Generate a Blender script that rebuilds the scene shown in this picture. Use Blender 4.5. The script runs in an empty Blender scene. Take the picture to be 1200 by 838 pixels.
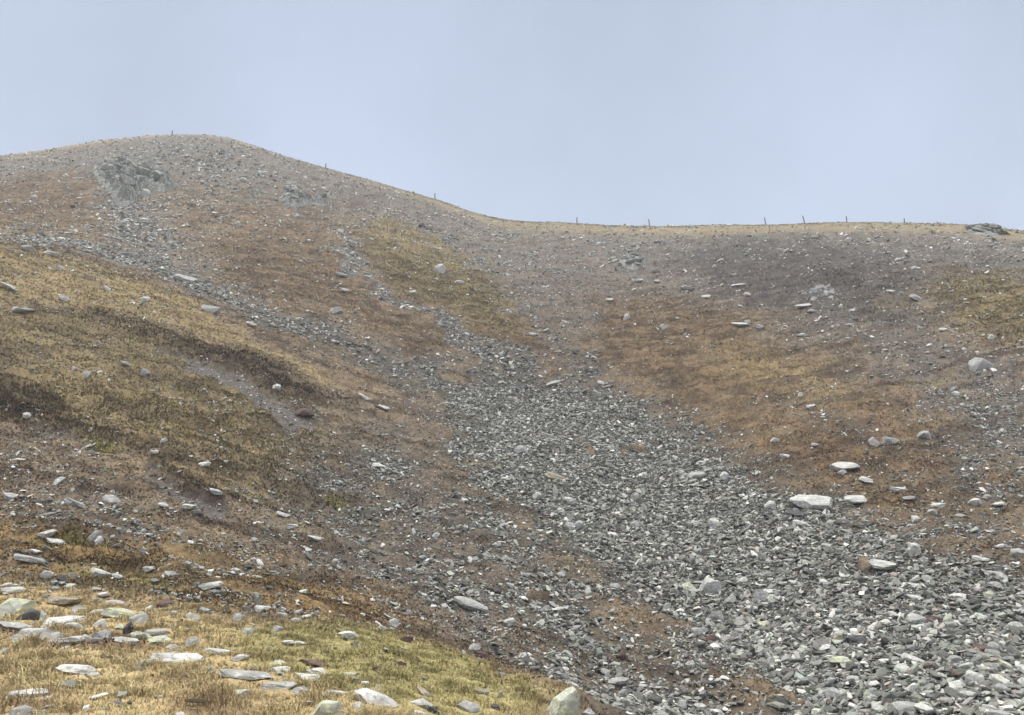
import bpy, bmesh, math, random, time
import numpy as np
from mathutils import Vector, Matrix

T0 = time.time()
SC = bpy.context.scene
COL = SC.collection
R = math.radians
rng = np.random.default_rng(11)

# ------------------------------------------------------------------ camera
F = 867.0                      # focal length in pixels of the 1200 px wide photograph
PITCH = R(9.3)
cam_d = bpy.data.cameras.new('camera')
cam_d.sensor_width = 36.0
cam_d.sensor_fit = 'HORIZONTAL'
cam_d.lens = 36.0 * F / 1200.0
cam_d.clip_start = 0.1
cam_d.clip_end = 3000
cam = bpy.data.objects.new('camera', cam_d)
COL.objects.link(cam)
cam.location = (0, 0, 0)
cam.rotation_euler = (R(90) + PITCH, 0, 0)
SC.camera = cam

# ------------------------------------------------------------------ sky, sun, exposure
SUN_EL, SUN_AZ = R(58), R(-60)          # azimuth from +Y towards +X
world = bpy.data.worlds.new('World')
SC.world = world
world.use_nodes = True
nt = world.node_tree
nt.nodes.clear()
wo = nt.nodes.new('ShaderNodeOutputWorld')
bg = nt.nodes.new('ShaderNodeBackground')
bg.inputs['Strength'].default_value = 0.1
sky = nt.nodes.new('ShaderNodeTexSky')
sky.sky_type = 'NISHITA'
sky.sun_disc = False
sky.sun_elevation = SUN_EL
sky.sun_rotation = SUN_AZ
tc = nt.nodes.new('ShaderNodeTexCoord')
sep = nt.nodes.new('ShaderNodeSeparateXYZ')
nt.links.new(tc.outputs['Generated'], sep.inputs[0])
cr = nt.nodes.new('ShaderNodeValToRGB')       # cloud deck: brighter low down, bluer and darker overhead
e = cr.color_ramp.elements
e[0].position, e[0].color = 0.26, (0.535, 0.63, 0.81, 1)
e[1].position, e[1].color = 0.58, (0.435, 0.51, 0.65, 1)
q = cr.color_ramp.elements.new(0.70); q.color = (1.0, 1.0, 1.0, 1)
q = cr.color_ramp.elements.new(0.92); q.color = (3.1, 3.0, 2.8, 1)      # the brightest part of the deck is overhead
nt.links.new(sep.outputs['Z'], cr.inputs[0])
noi = nt.nodes.new('ShaderNodeTexNoise')
noi.inputs['Scale'].default_value = 2.0
noi.inputs['Detail'].default_value = 4.0
nt.links.new(tc.outputs['Generated'], noi.inputs['Vector'])
mr = nt.nodes.new('ShaderNodeMapRange')
mr.inputs['From Min'].default_value, mr.inputs['From Max'].default_value = 0.3, 0.7
mr.inputs['To Min'].default_value, mr.inputs['To Max'].default_value = 8.6, 11.3
nt.links.new(noi.outputs['Fac'], mr.inputs['Value'])
vm = nt.nodes.new('ShaderNodeVectorMath')
vm.operation = 'SCALE'
nt.links.new(cr.outputs['Color'], vm.inputs[0])
nt.links.new(mr.outputs[0], vm.inputs['Scale'])
mx = nt.nodes.new('ShaderNodeMix')
mx.data_type = 'RGBA'
mx.inputs['Factor'].default_value = 0.94      # overcast: the deck hides nearly all of the clear sky
nt.links.new(sky.outputs[0], mx.inputs['A'])
nt.links.new(vm.outputs[0], mx.inputs['B'])
nt.links.new(mx.outputs['Result'], bg.inputs['Color'])
nt.links.new(bg.outputs[0], wo.inputs[0])

sun_d = bpy.data.lights.new('sun', 'SUN')
sun_d.energy = 1.5
sun_d.angle = R(14)
sun_d.color = (1.0, 0.95, 0.87)
sun = bpy.data.objects.new('sun', sun_d)
COL.objects.link(sun)
sd = Vector((math.sin(SUN_AZ) * math.cos(SUN_EL), math.cos(SUN_AZ) * math.cos(SUN_EL), math.sin(SUN_EL)))
sun.rotation_euler = sd.to_track_quat('Z', 'Y').to_euler()
SC.view_settings.view_transform = 'Standard'
SC.view_settings.look = 'None'
SC.view_settings.gamma = 1
SC.view_settings.use_curve_mapping = False
SC.view_settings.exposure = 0.08
SC.render.engine = 'CYCLES'
SC.cycles.max_bounces = 5
SC.cycles.diffuse_bounces = 2
SC.cycles.glossy_bounces = 2
SC.cycles.volume_bounces = 1

# ------------------------------------------------------------------ numpy noise
def _hash(ix, iy, seed):
    h = (ix.astype(np.int64) * 374761393 + iy.astype(np.int64) * 668265263 + seed * 1442695041) & 0xFFFFFFFF
    h = ((h ^ (h >> 13)) * 1274126177) & 0xFFFFFFFF
    h = h ^ (h >> 16)
    return h
_GA = np.linspace(0, 2 * np.pi, 256, endpoint=False)
_GX, _GY = np.cos(_GA), np.sin(_GA)
def pnoise(x, y, seed=0):
    xi, yi = np.floor(x), np.floor(y)
    fx, fy = x - xi, y - yi
    xi = xi.astype(np.int64); yi = yi.astype(np.int64)
    ux = fx * fx * fx * (fx * (fx * 6 - 15) + 10)
    uy = fy * fy * fy * (fy * (fy * 6 - 15) + 10)
    def g(a, b, dx, dy):
        k = _hash(a, b, seed) & 255
        return _GX[k] * dx + _GY[k] * dy
    a = g(xi, yi, fx, fy); b = g(xi + 1, yi, fx - 1, fy)
    c = g(xi, yi + 1, fx, fy - 1); d = g(xi + 1, yi + 1, fx - 1, fy - 1)
    return ((a + (b - a) * ux) * (1 - uy) + (c + (d - c) * ux) * uy) * 1.5
def fbm(x, y, octs=3, seed=0, gain=0.5):
    s = 0; a = 1.0; t = 0
    for i in range(octs):
        s = s + a * pnoise(x * 2 ** i, y * 2 ** i, seed + i * 17); t += a; a *= gain
    return s / t
def sstep(a, b, x):
    t = np.clip((x - a) / (b - a), 0, 1)
    return t * t * (3 - 2 * t)

# ------------------------------------------------------------------ the lie of the land
# surveyed points: (photo column, photo row, distance ahead in metres); the slope is a thin-plate sheet through them
def ray(u, v):
    X, Y = (u - 600) / F, -(v - 419) / F
    cp, sp = math.cos(PITCH), math.sin(PITCH)
    d = (X, cp - Y * sp, sp + Y * cp)
    h = math.hypot(d[0], d[1])
    return math.atan2(d[0], d[1]), d[2] / h, h / d[1]      # azimuth, tan elevation, range per metre ahead
SKY = [(0,185,178),(60,175,184),(130,164,192),(200,160.5,198),(250,160.5,197),(285,167.5,192),(330,182.5,184),(380,198,176),
       (430,212,170),(480,226,164),(520,237,159),(560,250,154),(595,258.5,150),(650,261,147),(700,263.5,144),(760,265,141),(850,264.5,136),
       (900,264,133),(950,262.5,130),(1000,261.5,127),(1060,261,122),(1110,262,119),(1150,265,116),(1200,271,112)]
COLS = {
 0: [(838,6.6),(770,10),(700,17),(640,24),(560,34),(480,44),(400,55),(330,66),(292,73),(276,96),(225,135)],
 200: [(838,6.6),(780,10),(735,14),(690,21),(600,33),(520,43),(440,55),(370,70),(332,82),(300,97),(250,117),(200,148)],
 400: [(838,7),(790,10),(748,13.4),(715,24),(650,33),(580,43),(500,56),(430,70),(370,86),(310,104),(260,127)],
 600: [(838,9.3),(800,20.5),(740,28),(660,36),(580,47),(500,62),(430,78),(370,95),(310,118),(280,133)],
 800: [(838,23),(760,29),(680,37),(600,47),(520,59),(450,72),(390,87),(330,106),(290,123)],
 1000: [(838,21),(760,26),(680,33),(600,42),(520,52),(450,64),(390,77),(330,95),(285,112)],
 1200: [(838,19),(760,24),(680,30),(600,38),(520,47),(450,58),(390,70),(330,86),(295,99)],
}
KA = 1.3
pts = []
for u, lst in COLS.items():
    for v, D in lst:
        a, t, k = ray(u, v); pts.append((a, math.log(D * k), t))
for u, v, D in SKY:
    a, t, k = ray(u, v); r = D * k
    pts.append((a, math.log(r), t))
    pts.append((a, math.log(r * 1.12), t - 0.022)); pts.append((a, math.log(r * 1.4), t - 0.11)); pts.append((a, math.log(r * 1.9), t - 0.24))
for a, side in ((R(-49), 0), (R(49), 1200)):
    for v, D in COLS[side] + [(SKY[0 if side == 0 else -1][1] + 8, SKY[0 if side == 0 else -1][2])]:
        _, t, k = ray(side, v); pts.append((a, math.log(D * k), t))
for a in np.radians([-49, -34, -20, -10, 0]):
    pts.append((a, math.log(2.0), -1.62 / 2.0)); pts.append((a, math.log(3.2), -1.70 / 3.2))
for a in np.radians([8, 16, 26, 36, 49]):
    pts.append((a, math.log(2.0), -1.66 / 2.0)); pts.append((a, math.log(3.4), -1.86 / 3.4)); pts.append((a, math.log(8), -3.0 / 8))
pts = np.array(pts)
P = np.c_[pts[:, 0] * KA, pts[:, 1]]
def tps_k(d2):
    return 0.5 * d2 * np.log(d2 + 1e-12)
n = len(P)
Kmat = tps_k(((P[:, None] - P[None]) ** 2).sum(-1)) + np.eye(n) * 2e-4
A = np.zeros((n + 3, n + 3))
A[:n, :n] = Kmat; A[:n, n] = 1; A[:n, n + 1:] = P; A[n, :n] = 1; A[n + 1:, :n] = P.T
W = np.linalg.solve(A, np.r_[pts[:, 2], 0, 0, 0])
NA, NR = 560, 620
GA = np.linspace(R(-50), R(50), NA)
GL = np.linspace(math.log(1.5), math.log(330), NR)
AA, LL = np.meshgrid(GA, GL, indexing='ij')
def tps_eval(a, l):
    q = np.c_[a.ravel() * KA, l.ravel()]
    out = np.zeros(len(q))
    for s in range(0, len(q), 40000):
        qq = q[s:s + 40000]
        d2 = ((qq[:, None, :] - P[None]) ** 2).sum(-1)
        out[s:s + 40000] = tps_k(d2) @ W[:n] + W[n] + qq @ W[n + 1:]
    return out.reshape(a.shape)
TT = tps_eval(AA, LL)
def lookup(grid, a, l):
    x = np.clip((a - GA[0]) / (GA[-1] - GA[0]) * (NA - 1), 0, NA - 1.001)
    y = np.clip((l - GL[0]) / (GL[-1] - GL[0]) * (NR - 1), 0, NR - 1.001)
    xi, yi = x.astype(int), y.astype(int); fx, fy = x - xi, y - yi
    return (grid[xi, yi] * (1 - fx) + grid[xi + 1, yi] * fx) * (1 - fy) + (grid[xi, yi + 1] * (1 - fx) + grid[xi + 1, yi + 1] * fx) * fy
LF = np.linspace(GL[0], GL[-1], 2400)
def hit(u, v):
    """ground point (azimuth, log range) first met by the line of sight through a photo point"""
    a, t, _ = ray(u, v)
    col = lookup(TT, np.full_like(LF, a), LF)
    ok = np.nonzero(col[:-1] >= t)[0]
    if len(ok) and ok[0] > 0:
        i = ok[0]
        f = (t - col[i - 1]) / (col[i] - col[i - 1] + 1e-9)
        return a, LF[i - 1] + f * (LF[i] - LF[i - 1])
    if len(ok):
        return a, LF[0]
    i = int(np.argmax(np.where(LF < math.log(260), col, -9)))
    return a, LF[i]

# ------------------------------------------------------------------ ground cover map, laid out on the ground in polar plan
XA, YL = AA * KA, LL
def poly_mask(pp, feather=0.03):
    q = [hit(u, v) for u, v in pp]
    q = np.array([(a * KA, l) for a, l in q])
    d = np.full(AA.shape, 9.0); inside = np.zeros(AA.shape, bool)
    for i in range(len(q)):
        p0, p1 = q[i], q[(i + 1) % len(q)]
        e_ = p1 - p0
        h = np.clip(((XA - p0[0]) * e_[0] + (YL - p0[1]) * e_[1]) / (e_ @ e_ + 1e-12), 0, 1)
        d = np.minimum(d, np.hypot(XA - p0[0] - h * e_[0], YL - p0[1] - h * e_[1]))
        c = ((p0[1] > YL) != (p1[1] > YL)) & (XA < (p1[0] - p0[0]) * (YL - p0[1]) / (p1[1] - p0[1] + 1e-12) + p0[0])
        inside ^= c
    sd_ = np.where(inside, -d, d)
    return sstep(feather, -feather, sd_)
def line_mask(pp, soft=0.5):
    q = [hit(u, v) for u, v, w in pp]
    q = np.array([(a * KA, l) for a, l in q])
    ws = [w / F * KA for _, _, w in pp]
    m = np.zeros(AA.shape)
    for i in range(len(q) - 1):
        p0, p1 = q[i], q[i + 1]; e_ = p1 - p0
        h = np.clip(((XA - p0[0]) * e_[0] + (YL - p0[1]) * e_[1]) / (e_ @ e_ + 1e-12), 0, 1)
        d = np.hypot(XA - p0[0] - h * e_[0], YL - p0[1] - h * e_[1])
        w = ws[i] + (ws[i + 1] - ws[i]) * h
        m = np.maximum(m, sstep(w * (1 + soft), w * (1 - soft), d))
    return m

# channels: scree cover (0..1) and colour regions
scr = np.zeros(AA.shape)
def add_scree(m, d):
    global scr
    scr = np.maximum(scr, m * d)
add_scree(poly_mask([(470,425),(560,412),(612,420),(680,428),(722,452),(772,478),(822,522),(880,548),(960,572),(1040,606),(1120,648),(1200,676),
    (1290,700),(1300,960),(900,960),(880,838),(845,790),(780,740),(715,690),(650,640),(595,592),(548,556),(522,512),(508,470)], 0.085), 1.0)
add_scree(poly_mask([(548,556),(595,592),(650,640),(715,690),(780,740),(845,790),(880,838),(900,960),(700,960),(690,838),(640,790),(600,730),(560,690),(530,640),(525,580)], 0.10), 0.8)
add_scree(poly_mask([(380,520),(470,500),(525,540),(560,690),(620,790),(520,740),(430,690),(360,640),(330,560)], 0.1), 0.6)
add_scree(line_mask([(-40,276,14),(60,283,17),(130,300,21),(200,320,23),(270,353,18),(330,377,19),(400,400,23),(470,425,30),(530,450,46)]), 0.85)
add_scree(line_mask([(-40,278,22),(60,284,26),(130,300,34),(200,318,36),(270,350,30),(330,376,30),(400,400,34),(470,425,40),(530,450,60)], .8), 0.78)
add_scree(line_mask([(140,220,14),(160,260,34),(180,300,44)], .8), 0.72)
add_scree(line_mask([(140,232,8),(148,255,14),(160,290,18),(200,320,18)]), 0.72)
add_scree(line_mask([(395,276,7),(408,300,12),(430,325,12),(470,350,12),(520,375,16),(560,400,21),(612,425,28)]), 0.85)
add_scree(line_mask([(480,258,7),(530,280,11),(570,315,9),(600,345,9),(640,385,14),(660,420,20)], 0.8), 0.62)
add_scree(poly_mask([(540,285),(640,300),(735,335),(700,380),(700,430),(660,430),(600,380),(560,330)], 0.05), 0.36)
add_scree(poly_mask([(1058,448),(1100,452),(1200,478),(1290,490),(1290,560),(1200,565),(1150,545),(1110,492)], 0.04), 0.7)
add_scree(poly_mask([(1075,515),(1130,530),(1200,560),(1290,560),(1290,690),(1200,676),(1120,648),(1050,606),(1100,590)], 0.06), 0.5)
add_scree(poly_mask([(930,480),(1000,490),(1020,510),(960,512)], 0.04), 0.5)
add_scree(poly_mask([(1000,500),(1060,515),(1110,560),(1060,570),(1010,540)], 0.05), 0.42)
add_scree(poly_mask([(680,275),(760,280),(780,325),(860,350),(800,345),(730,320)], 0.05), 0.45)
add_scree(poly_mask([(930,335),(990,345),(1000,368),(940,368)], 0.03), 0.4)
add_scree(poly_mask([(1040,335),(1090,350),(1140,400),(1200,440),(1290,470),(1200,480),(1100,450),(1060,440),(960,400),(900,385)], 0.08), 0.3)
add_scree(poly_mask([(130,170),(290,172),(340,205),(300,235),(220,215),(110,190)], 0.05), 0.6)
add_scree(poly_mask([(0,190),(110,180),(100,200),(0,207)], 0.03), 0.45)
add_scree(poly_mask([(700,266),(1000,266),(1200,275),(1290,290),(1290,330),(1100,318),(900,300),(720,285)], 0.05), 0.26)
add_scree(poly_mask([(0,520),(90,540),(190,600),(260,640),(340,600),(420,640),(400,690),(260,690),(120,640),(0,610)], 0.1), 0.42)
# bare eroded soil
soil = np.maximum.reduce([   # hollows stripped of turf
    poly_mask([(165,402),(215,418),(262,432),(330,465),(378,492),(360,512),(300,485),(240,452),(190,425)], 0.028),
    poly_mask([(150,532),(185,542),(218,572),(262,594),(300,618),(245,616),(195,585),(165,560)], 0.028),
    poly_mask([(20,502),(80,512),(90,530),(30,528)], 0.03),
    poly_mask([(300,600),(370,620),(340,630)], 0.03) * 0.7,
    poly_mask([(600,755),(760,740),(860,800),(700,800)], 0.08) * 0.35])
dark = np.maximum.reduce([
    poly_mask([(110,362),(180,385),(240,402),(300,418),(345,445),(410,472),(385,482),(300,452),(235,425),(195,410),(140,388)], 0.03),
    poly_mask([(-60,440),(60,458),(85,495),(60,505),(-60,502)], 0.04),
    poly_mask([(60,505),(130,518),(190,548),(140,532),(90,525)], 0.03) * 0.8,
    poly_mask([(190,548),(235,565),(285,598),(262,594),(218,572)], 0.02) * 0.8,
    poly_mask([(320,550),(380,560),(440,620),(390,600),(340,580)], 0.05) * 0.7,
    poly_mask([(30,612),(100,625),(150,650),(80,645)], 0.04) * 0.7])
heath = np.maximum.reduce([      # dark grey-brown burnt-looking heath under the right crest
    poly_mask([(770,300),(850,276),(950,276),(1060,290),(1090,325),(1060,350),(1090,375),(980,378),(900,372),(830,345)], 0.06),
    poly_mask([(1060,290),(1200,300),(1290,310),(1290,330),(1150,318),(1080,328)], 0.04) * 0.6,
    poly_mask([(840,345),(930,365),(1010,380),(1060,375),(1075,395),(980,395),(890,378)], 0.05) * .55])
rust = np.maximum.reduce([
    poly_mask([(218,255),(260,243),(330,248),(385,270),(402,300),(430,332),(470,370),(545,402),(470,402),(400,375),(340,345),(300,330),(250,300)], 0.04) * 0.8,
    poly_mask([(700,345),(800,358),(900,385),(990,420),(1060,470),(1130,520),(1190,590),(1120,605),(1040,592),(960,568),(880,545),(820,512),(770,475),(722,450),(690,410)], 0.05),
    poly_mask([(-80,207),(90,200),(122,238),(142,272),(60,268),(-80,262)], 0.03),
    poly_mask([(470,345),(560,380),(640,395),(700,420),(640,425),(560,412),(500,400)], 0.05) * 0.9,
    poly_mask([(-60,585),(100,612),(200,640),(320,665),(430,690),(520,745),(600,790),(560,800),(430,740),(250,722),(100,685),(-60,640)], 0.08) * 0.95])
olive = np.maximum.reduce([
    poly_mask([(405,265),(460,260),(500,273),(560,300),(602,345),(620,400),(580,392),(520,362),(470,335),(425,300)], 0.04),
    poly_mask([(-60,350),(80,352),(170,370),(290,440),(420,500),(400,560),(300,590),(180,530),(-60,440)], 0.1) * 0.85,
    poly_mask([(935,308),(1000,318),(1060,350),(1085,378),(1010,372),(960,350)], 0.04),
    poly_mask([(1078,330),(1140,318),(1290,330),(1290,405),(1150,392),(1110,362)], 0.04),
    poly_mask([(60,520),(180,545),(300,590),(420,600),(400,630),(240,560)], 0.08) * 0.7])
tan = np.maximum.reduce([
    poly_mask([(-80,288),(0,291),(60,302),(140,322),(230,357),(290,400),(380,435),(360,445),(290,415),(170,372),(80,356),(-80,350)], 0.03),
    poly_mask([(50,440),(120,450),(190,500),(150,520),(80,490)], 0.08) * 0.6,
    poly_mask([(830,400),(930,420),(1020,470),(900,460),(830,430)], 0.06) * 0.6,
    poly_mask([(430,262),(470,260),(520,290),(470,290)], 0.05) * 0.5])
straw = poly_mask([(-300,690),(0,688),(120,705),(250,722),(330,742),(432,745),(520,772),(600,806),(660,842),(760,1000),(760,1500),(-900,1500)], 0.10)
lime = np.maximum.reduce([
    poly_mask([(255,745),(330,740),(432,744),(525,772),(600,805),(660,845),(500,845),(380,815),(300,790)], 0.05),
    poly_mask([(90,665),(230,690),(150,702),(60,690)], 0.06) * 0.6])
heather = np.maximum.reduce([
    poly_mask([(38,754),(100,752),(168,758),(160,772),(60,770)], 0.05),
    poly_mask([(-30,741),(25,742),(25,756),(-30,756)], 0.03),
    poly_mask([(165,800),(230,798),(225,806),(165,808)], 0.03) * 0.6,
    poly_mask([(0,822),(70,826),(60,845),(0,845)], 0.05) * 0.6,
    poly_mask([(200,826),(310,824),(310,850),(200,850)], 0.05) * 0.6])
moss = np.maximum.reduce([line_mask([(103,528,7),(118,534,6)], 0.8), line_mask([(276,572,10),(300,580,9)], 0.8), line_mask([(395,588,10),(425,600,8)], 0.8),
    line_mask([(318,592,6),(330,598,6)], 0.8), line_mask([(70,632,12),(100,640,12)], 0.9) * 0.7, line_mask([(1050,443,5),(1060,445,5)], 0.8), line_mask([(1092,441,6),(1104,442,6)], 0.8) * 0.7])
scr *= 1 - 0.75 * np.maximum(soil, dark)
scr *= 1 - np.maximum.reduce([line_mask([(738,527,8),(762,530,8)]), line_mask([(688,532,4),(698,532,4)]), line_mask([(662,516,9),(676,520,8)]) * .3,
    line_mask([(1025,656,5),(1034,657,5)]), line_mask([(1185,666,8),(1210,668,8)]), line_mask([(628,698,9),(642,700,9)]), line_mask([(900,812,10),(912,820,12)]), line_mask([(528,436,9),(540,440,9)])])
scr *= 1 - straw
grit = np.maximum.reduce([      # thin mauve-grey ground, half turf half splinters
    poly_mask([(905,388),(960,378),(1060,378),(1110,395),(1200,410),(1290,410),(1290,560),(1200,560),(1130,518),(1062,466),(990,420)], 0.07),
    poly_mask([(340,500),(440,480),(520,540),(600,700),(640,790),(560,780),(450,700),(340,650),(300,620),(320,560)], 0.12) * .8,
    poly_mask([(560,285),(700,285),(760,330),(700,345),(690,410),(640,390),(600,340)], 0.07) * .7])
gold = poly_mask([(-60,598),(120,620),(300,662),(425,698),(420,738),(250,724),(100,692),(-60,668)], 0.07)
add_scree(poly_mask([(960,385),(1060,378),(1200,410),(1290,420),(1290,560),(1200,560),(1130,518),(1062,466)], 0.08) * (1 - moss), 0.42)
CH = dict(grit=grit, gold=gold, scr=scr, soil=soil, dark=dark, heath=heath, rust=rust, olive=olive, tan=tan, straw=straw, lime=lime, heather=heather, moss=moss)
# relief that belongs to the cover: scree channels and soil hollows lie lower, their rims higher
print('maps', time.time() - T0)

SKY_A = np.array([ray(u, v)[0] for u, v, D in SKY]); SKY_R = np.array([D * ray(u, v)[2] for u, v, D in SKY])
def ground(x, y, want_cover=True):
    """height and cover of the hillside at plan position x, y"""
    r = np.hypot(x, y) + 1e-9
    a = np.arctan2(x, y); l = np.log(r)
    ac = np.clip(a, GA[0], GA[-1])
    z = lookup(TT, ac, np.clip(l, GL[0], GL[-1])) * r
    # behind and beside the viewer: a gentle shoulder; at the feet: level ground
    side = sstep(R(52), R(105), np.abs(a))
    z = z * (1 - side) + (-1.62 - 0.05 * np.clip(r - 2, 0, 80)) * side
    near = sstep(3.0, 1.6, r)
    z = z * (1 - near) - 1.62 * near
    # domain warp so that cover edges fray
    wx = 0.045 * fbm(x * .16, y * .16, 3, 5) + 0.045 * fbm(x * .9, y * .9, 3, 9) * np.clip(22 / r, .25, 1)
    wy = 0.055 * fbm(x * .16, y * .16, 3, 6) + 0.055 * fbm(x * .9, y * .9, 3, 8) * np.clip(22 / r, .25, 1)
    c = {k: np.clip(lookup(m, ac + wx * .8, l + wy), 0, 1) for k, m in CH.items()}
    far = sstep(20, 90, r)
    rag = fbm(x * .30, y * .30, 4, 15, .65) + .35 * fbm(x * 1.4, y * 1.4, 2, 16)
    for k_, amt in (('scr', 1.5), ('rust', 1.3), ('olive', 1.3), ('heath', 1.2), ('tan', 1.2), ('lime', .8)):
        c[k_] = np.clip(c[k_] + amt * rag * (c[k_] * (1 - c[k_]) * 2.2) * (-1 if k_ != 'scr' else 1), 0, 1)
    c['soil'] = c['soil'] * sstep(.50, .80, c['soil'] + .35 * rag)
    big = fbm(x * .045, y * .045, 3, 21)
    med = fbm(x * .22, y * .22, 3, 31)
    veg = (1 - c['scr']) * (1 - c['soil'])
    tus = fbm(x * .9, y * .9, 3, 41, .55)
    rid = 1 - np.abs(pnoise(x * .22 + 1.2 * med, y * .5, 51)) * 1.8        # little turf steps along the contour
    fin = fbm(x * 4.2, y * 4.2, 2, 61)
    amp_far = sstep(2.0, 12, r)
    skyline = np.interp(a, SKY_A, SKY_R)
    calm = 1 - 0.55 * sstep(0.80, 0.98, r / skyline)
    kn = 1 - .6 * c['straw']
    z = z + c['dark'] * fbm(x * 1.1, y * 1.1, 3, 45) * .4 + calm * amp_far * (big * 0.9 * sstep(25, 70, r) + med * 0.26 * kn + veg * (tus * 0.26 * kn + rid * (0.30 + .35 * np.maximum(c['rust'], c['olive']) * far) * kn * (1 - .35 * far) + fin * .05)
                              + c['scr'] * (tus * .16 + fin * 0.05))
    z = z - calm * (c['scr'] * .18 * sstep(20, 40, r) + c['soil'] * .16 - c['dark'] * .28 * (1 - c['soil']))
    if not want_cover:
        return z
    return z, c, (big, med, tus, fin)

def C3(*c): return np.array(c)
def cover_colour(x, y, c, nz, rnd=None):
    """surface colour (linear) of the vegetation, soil and grit, gap shade painted in under scree"""
    big, med, tus, fin = nz
    r = np.hypot(x, y)
    p1 = fbm(x * .35 + 7, y * .35, 3, 71)[..., None]; p2 = fbm(x * 1.6, y * 1.6, 3, 72)[..., None]; p3 = fbm(x * .09, y * .09, 2, 73)[..., None]
    base = C3(.215, .165, .115) + p1 * C3(.06, .04, .02) + p2 * C3(.05, .04, .03)
    up = sstep(.62, .85, r / np.interp(np.arctan2(x, y), SKY_A, SKY_R))[..., None]
    base = base * (1 - up) + (C3(.190, .170, .148) + p1 * C3(.04, .03, .025) + p2 * .05) * up
    def mixin(col, m, k):
        m = np.clip(m, 0, 1)[..., None] * k
        return col * (1 - m) + k_col * m
    col = base
    k_col = C3(.205, .165, .078) + p1 * C3(.06, .05, .02) + p2 * C3(.05, .04, .02); col = mixin(col, c['olive'], .85)
    k_col = C3(.166, .114, .069) + p1 * C3(.06, .022, .004) + p2 * C3(.05, .035, .02) + p3 * C3(.04, .045, .03); col = mixin(col, c['rust'], .8)
    k_col = C3(.175, .152, .135) + p1 * .03 + p2 * C3(.05, .045, .04); col = mixin(col, c['grit'], .75)
    k_col = C3(.235, .160, .072) + p1 * C3(.06, .03, .0) + p2 * C3(.05, .04, .02); col = mixin(col, c['gold'], .8)
    k_col = C3(.34, .265, .135) + p1 * C3(.06, .05, .03) + p2 * C3(.08, .06, .03); col = mixin(col, c['tan'], .85)
    k_col = C3(.078, .072, .071) + p1 * .04 + p2 * .035; col = mixin(col, c['heath'], .95)
    k_col = C3(.052, .038, .028) + p2 * C3(.03, .02, .012); col = mixin(col, c['dark'], .9)
    k_col = C3(.50, .385, .205) + p1 * C3(.09, .07, .03) + p2 * C3(.08, .06, .03); col = mixin(col, c['straw'], .95)
    k_col = C3(.33, .295, .13) + p1 * C3(.06, .04, .02) + p2 * C3(.05, .04, .02); col = mixin(col, c['lime'], .85)
    k_col = C3(.13, .075, .055) + p2 * .03; col = mixin(col, c['heather'], .9)
    k_col = C3(.17, .165, .03) + p2 * .03; col = mixin(col, c['moss'], .8)
    # crowberry and bare edges run in streaks along the contour, pale grass between
    stk = fbm(x * .15 + 11 + .4 * med, y * .42 + .6 * med, 3, 85, .6); sk2 = fbm(x * .55, y * 1.3, 3, 86, .6)
    vegm = (1 - c['straw']) * (1 - .55 * up[..., 0]) * (1 - .45 * c['tan']) * (1 - .25 * c['olive']) * (1 - .7 * c['heath'])
    g = (np.clip(sstep(.04, .24, stk) * .8 + sstep(.06, .32, sk2) * .5, 0, 1) * vegm)[..., None]
    col = col * (1 - g * .8) + C3(.058, .041, .028) * g * .8
    g = (np.clip(sstep(.08, .36, -stk) * .6 + sstep(.12, .4, -sk2) * .5, 0, 1) * vegm)[..., None]
    col = col * (1 - g * .36) + C3(.32, .24, .135) * g * .36
    # bits of other plants everywhere: pale dead grass and dark crowberry
    g = sstep(.12, .42, fbm(x * .7 + 30, y * .7, 3, 81))[..., None] * (1 - c['straw'][..., None]) * (1 - .7 * up)
    col = col * (1 - g * .35) + C3(.26, .19, .10) * g * .35
    g = sstep(.10, .38, fbm(x * .8, y * .8 + 55, 3, 83))[..., None] * (1 - .5 * c['straw'][..., None])
    col = col * (1 - g * .35) + C3(.072, .052, .036) * g * .35
    k_col = C3(.112, .100, .093) + p1 * .025 + p2 * .035; col = mixin(col, c['soil'], .95)
    k_col = C3(.058, .055, .052) + p2 * .025 + .075 * sstep(65, 110, r)[..., None]; col = mixin(col, np.clip(c['scr'] * 1.15 - .1, 0, 1), .92)  # scree bed darkened: shade in the gaps between stones put into its colour
    # pale grass strip right on the crest
    rr = r / np.interp(np.arctan2(x, y), SKY_A, SKY_R)
    k_col = C3(.33, .27, .17) + p2 * .05; col = mixin(col, sstep(.90, .965, rr), .75)
    return np.clip(col, .012, .7)

# ------------------------------------------------------------------ helpers
def tag(o, label=None, cat=None, group=None, kind=None):
    if label: o['label'] = label
    if cat: o['category'] = cat
    if group: o['group'] = group
    if kind: o['kind'] = kind
    return o
def np_mesh(name, verts, faces, cols=None, mat=None, smooth=False):
    me = bpy.data.meshes.new(name)
    nv, nf, k = len(verts), len(faces), faces.shape[1]
    me.vertices.add(nv); me.vertices.foreach_set('co', np.ascontiguousarray(verts, np.float32).ravel())
    me.loops.add(nf * k); me.loops.foreach_set('vertex_index', np.ascontiguousarray(faces, np.int32).ravel())
    me.polygons.add(nf); me.polygons.foreach_set('loop_start', np.arange(0, nf * k, k, dtype=np.int32))
    me.polygons.foreach_set('use_smooth', np.full(nf, smooth))
    me.update(calc_edges=True)
    if cols is not None:
        at = me.color_attributes.new('tint', 'FLOAT_COLOR', 'POINT')
        at.data.foreach_set('color', np.c_[cols, np.ones(nv)].astype(np.float32).ravel())
    if mat: me.materials.append(mat)
    o = bpy.data.objects.new(name, me)
    COL.objects.link(o)
    return o

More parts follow.
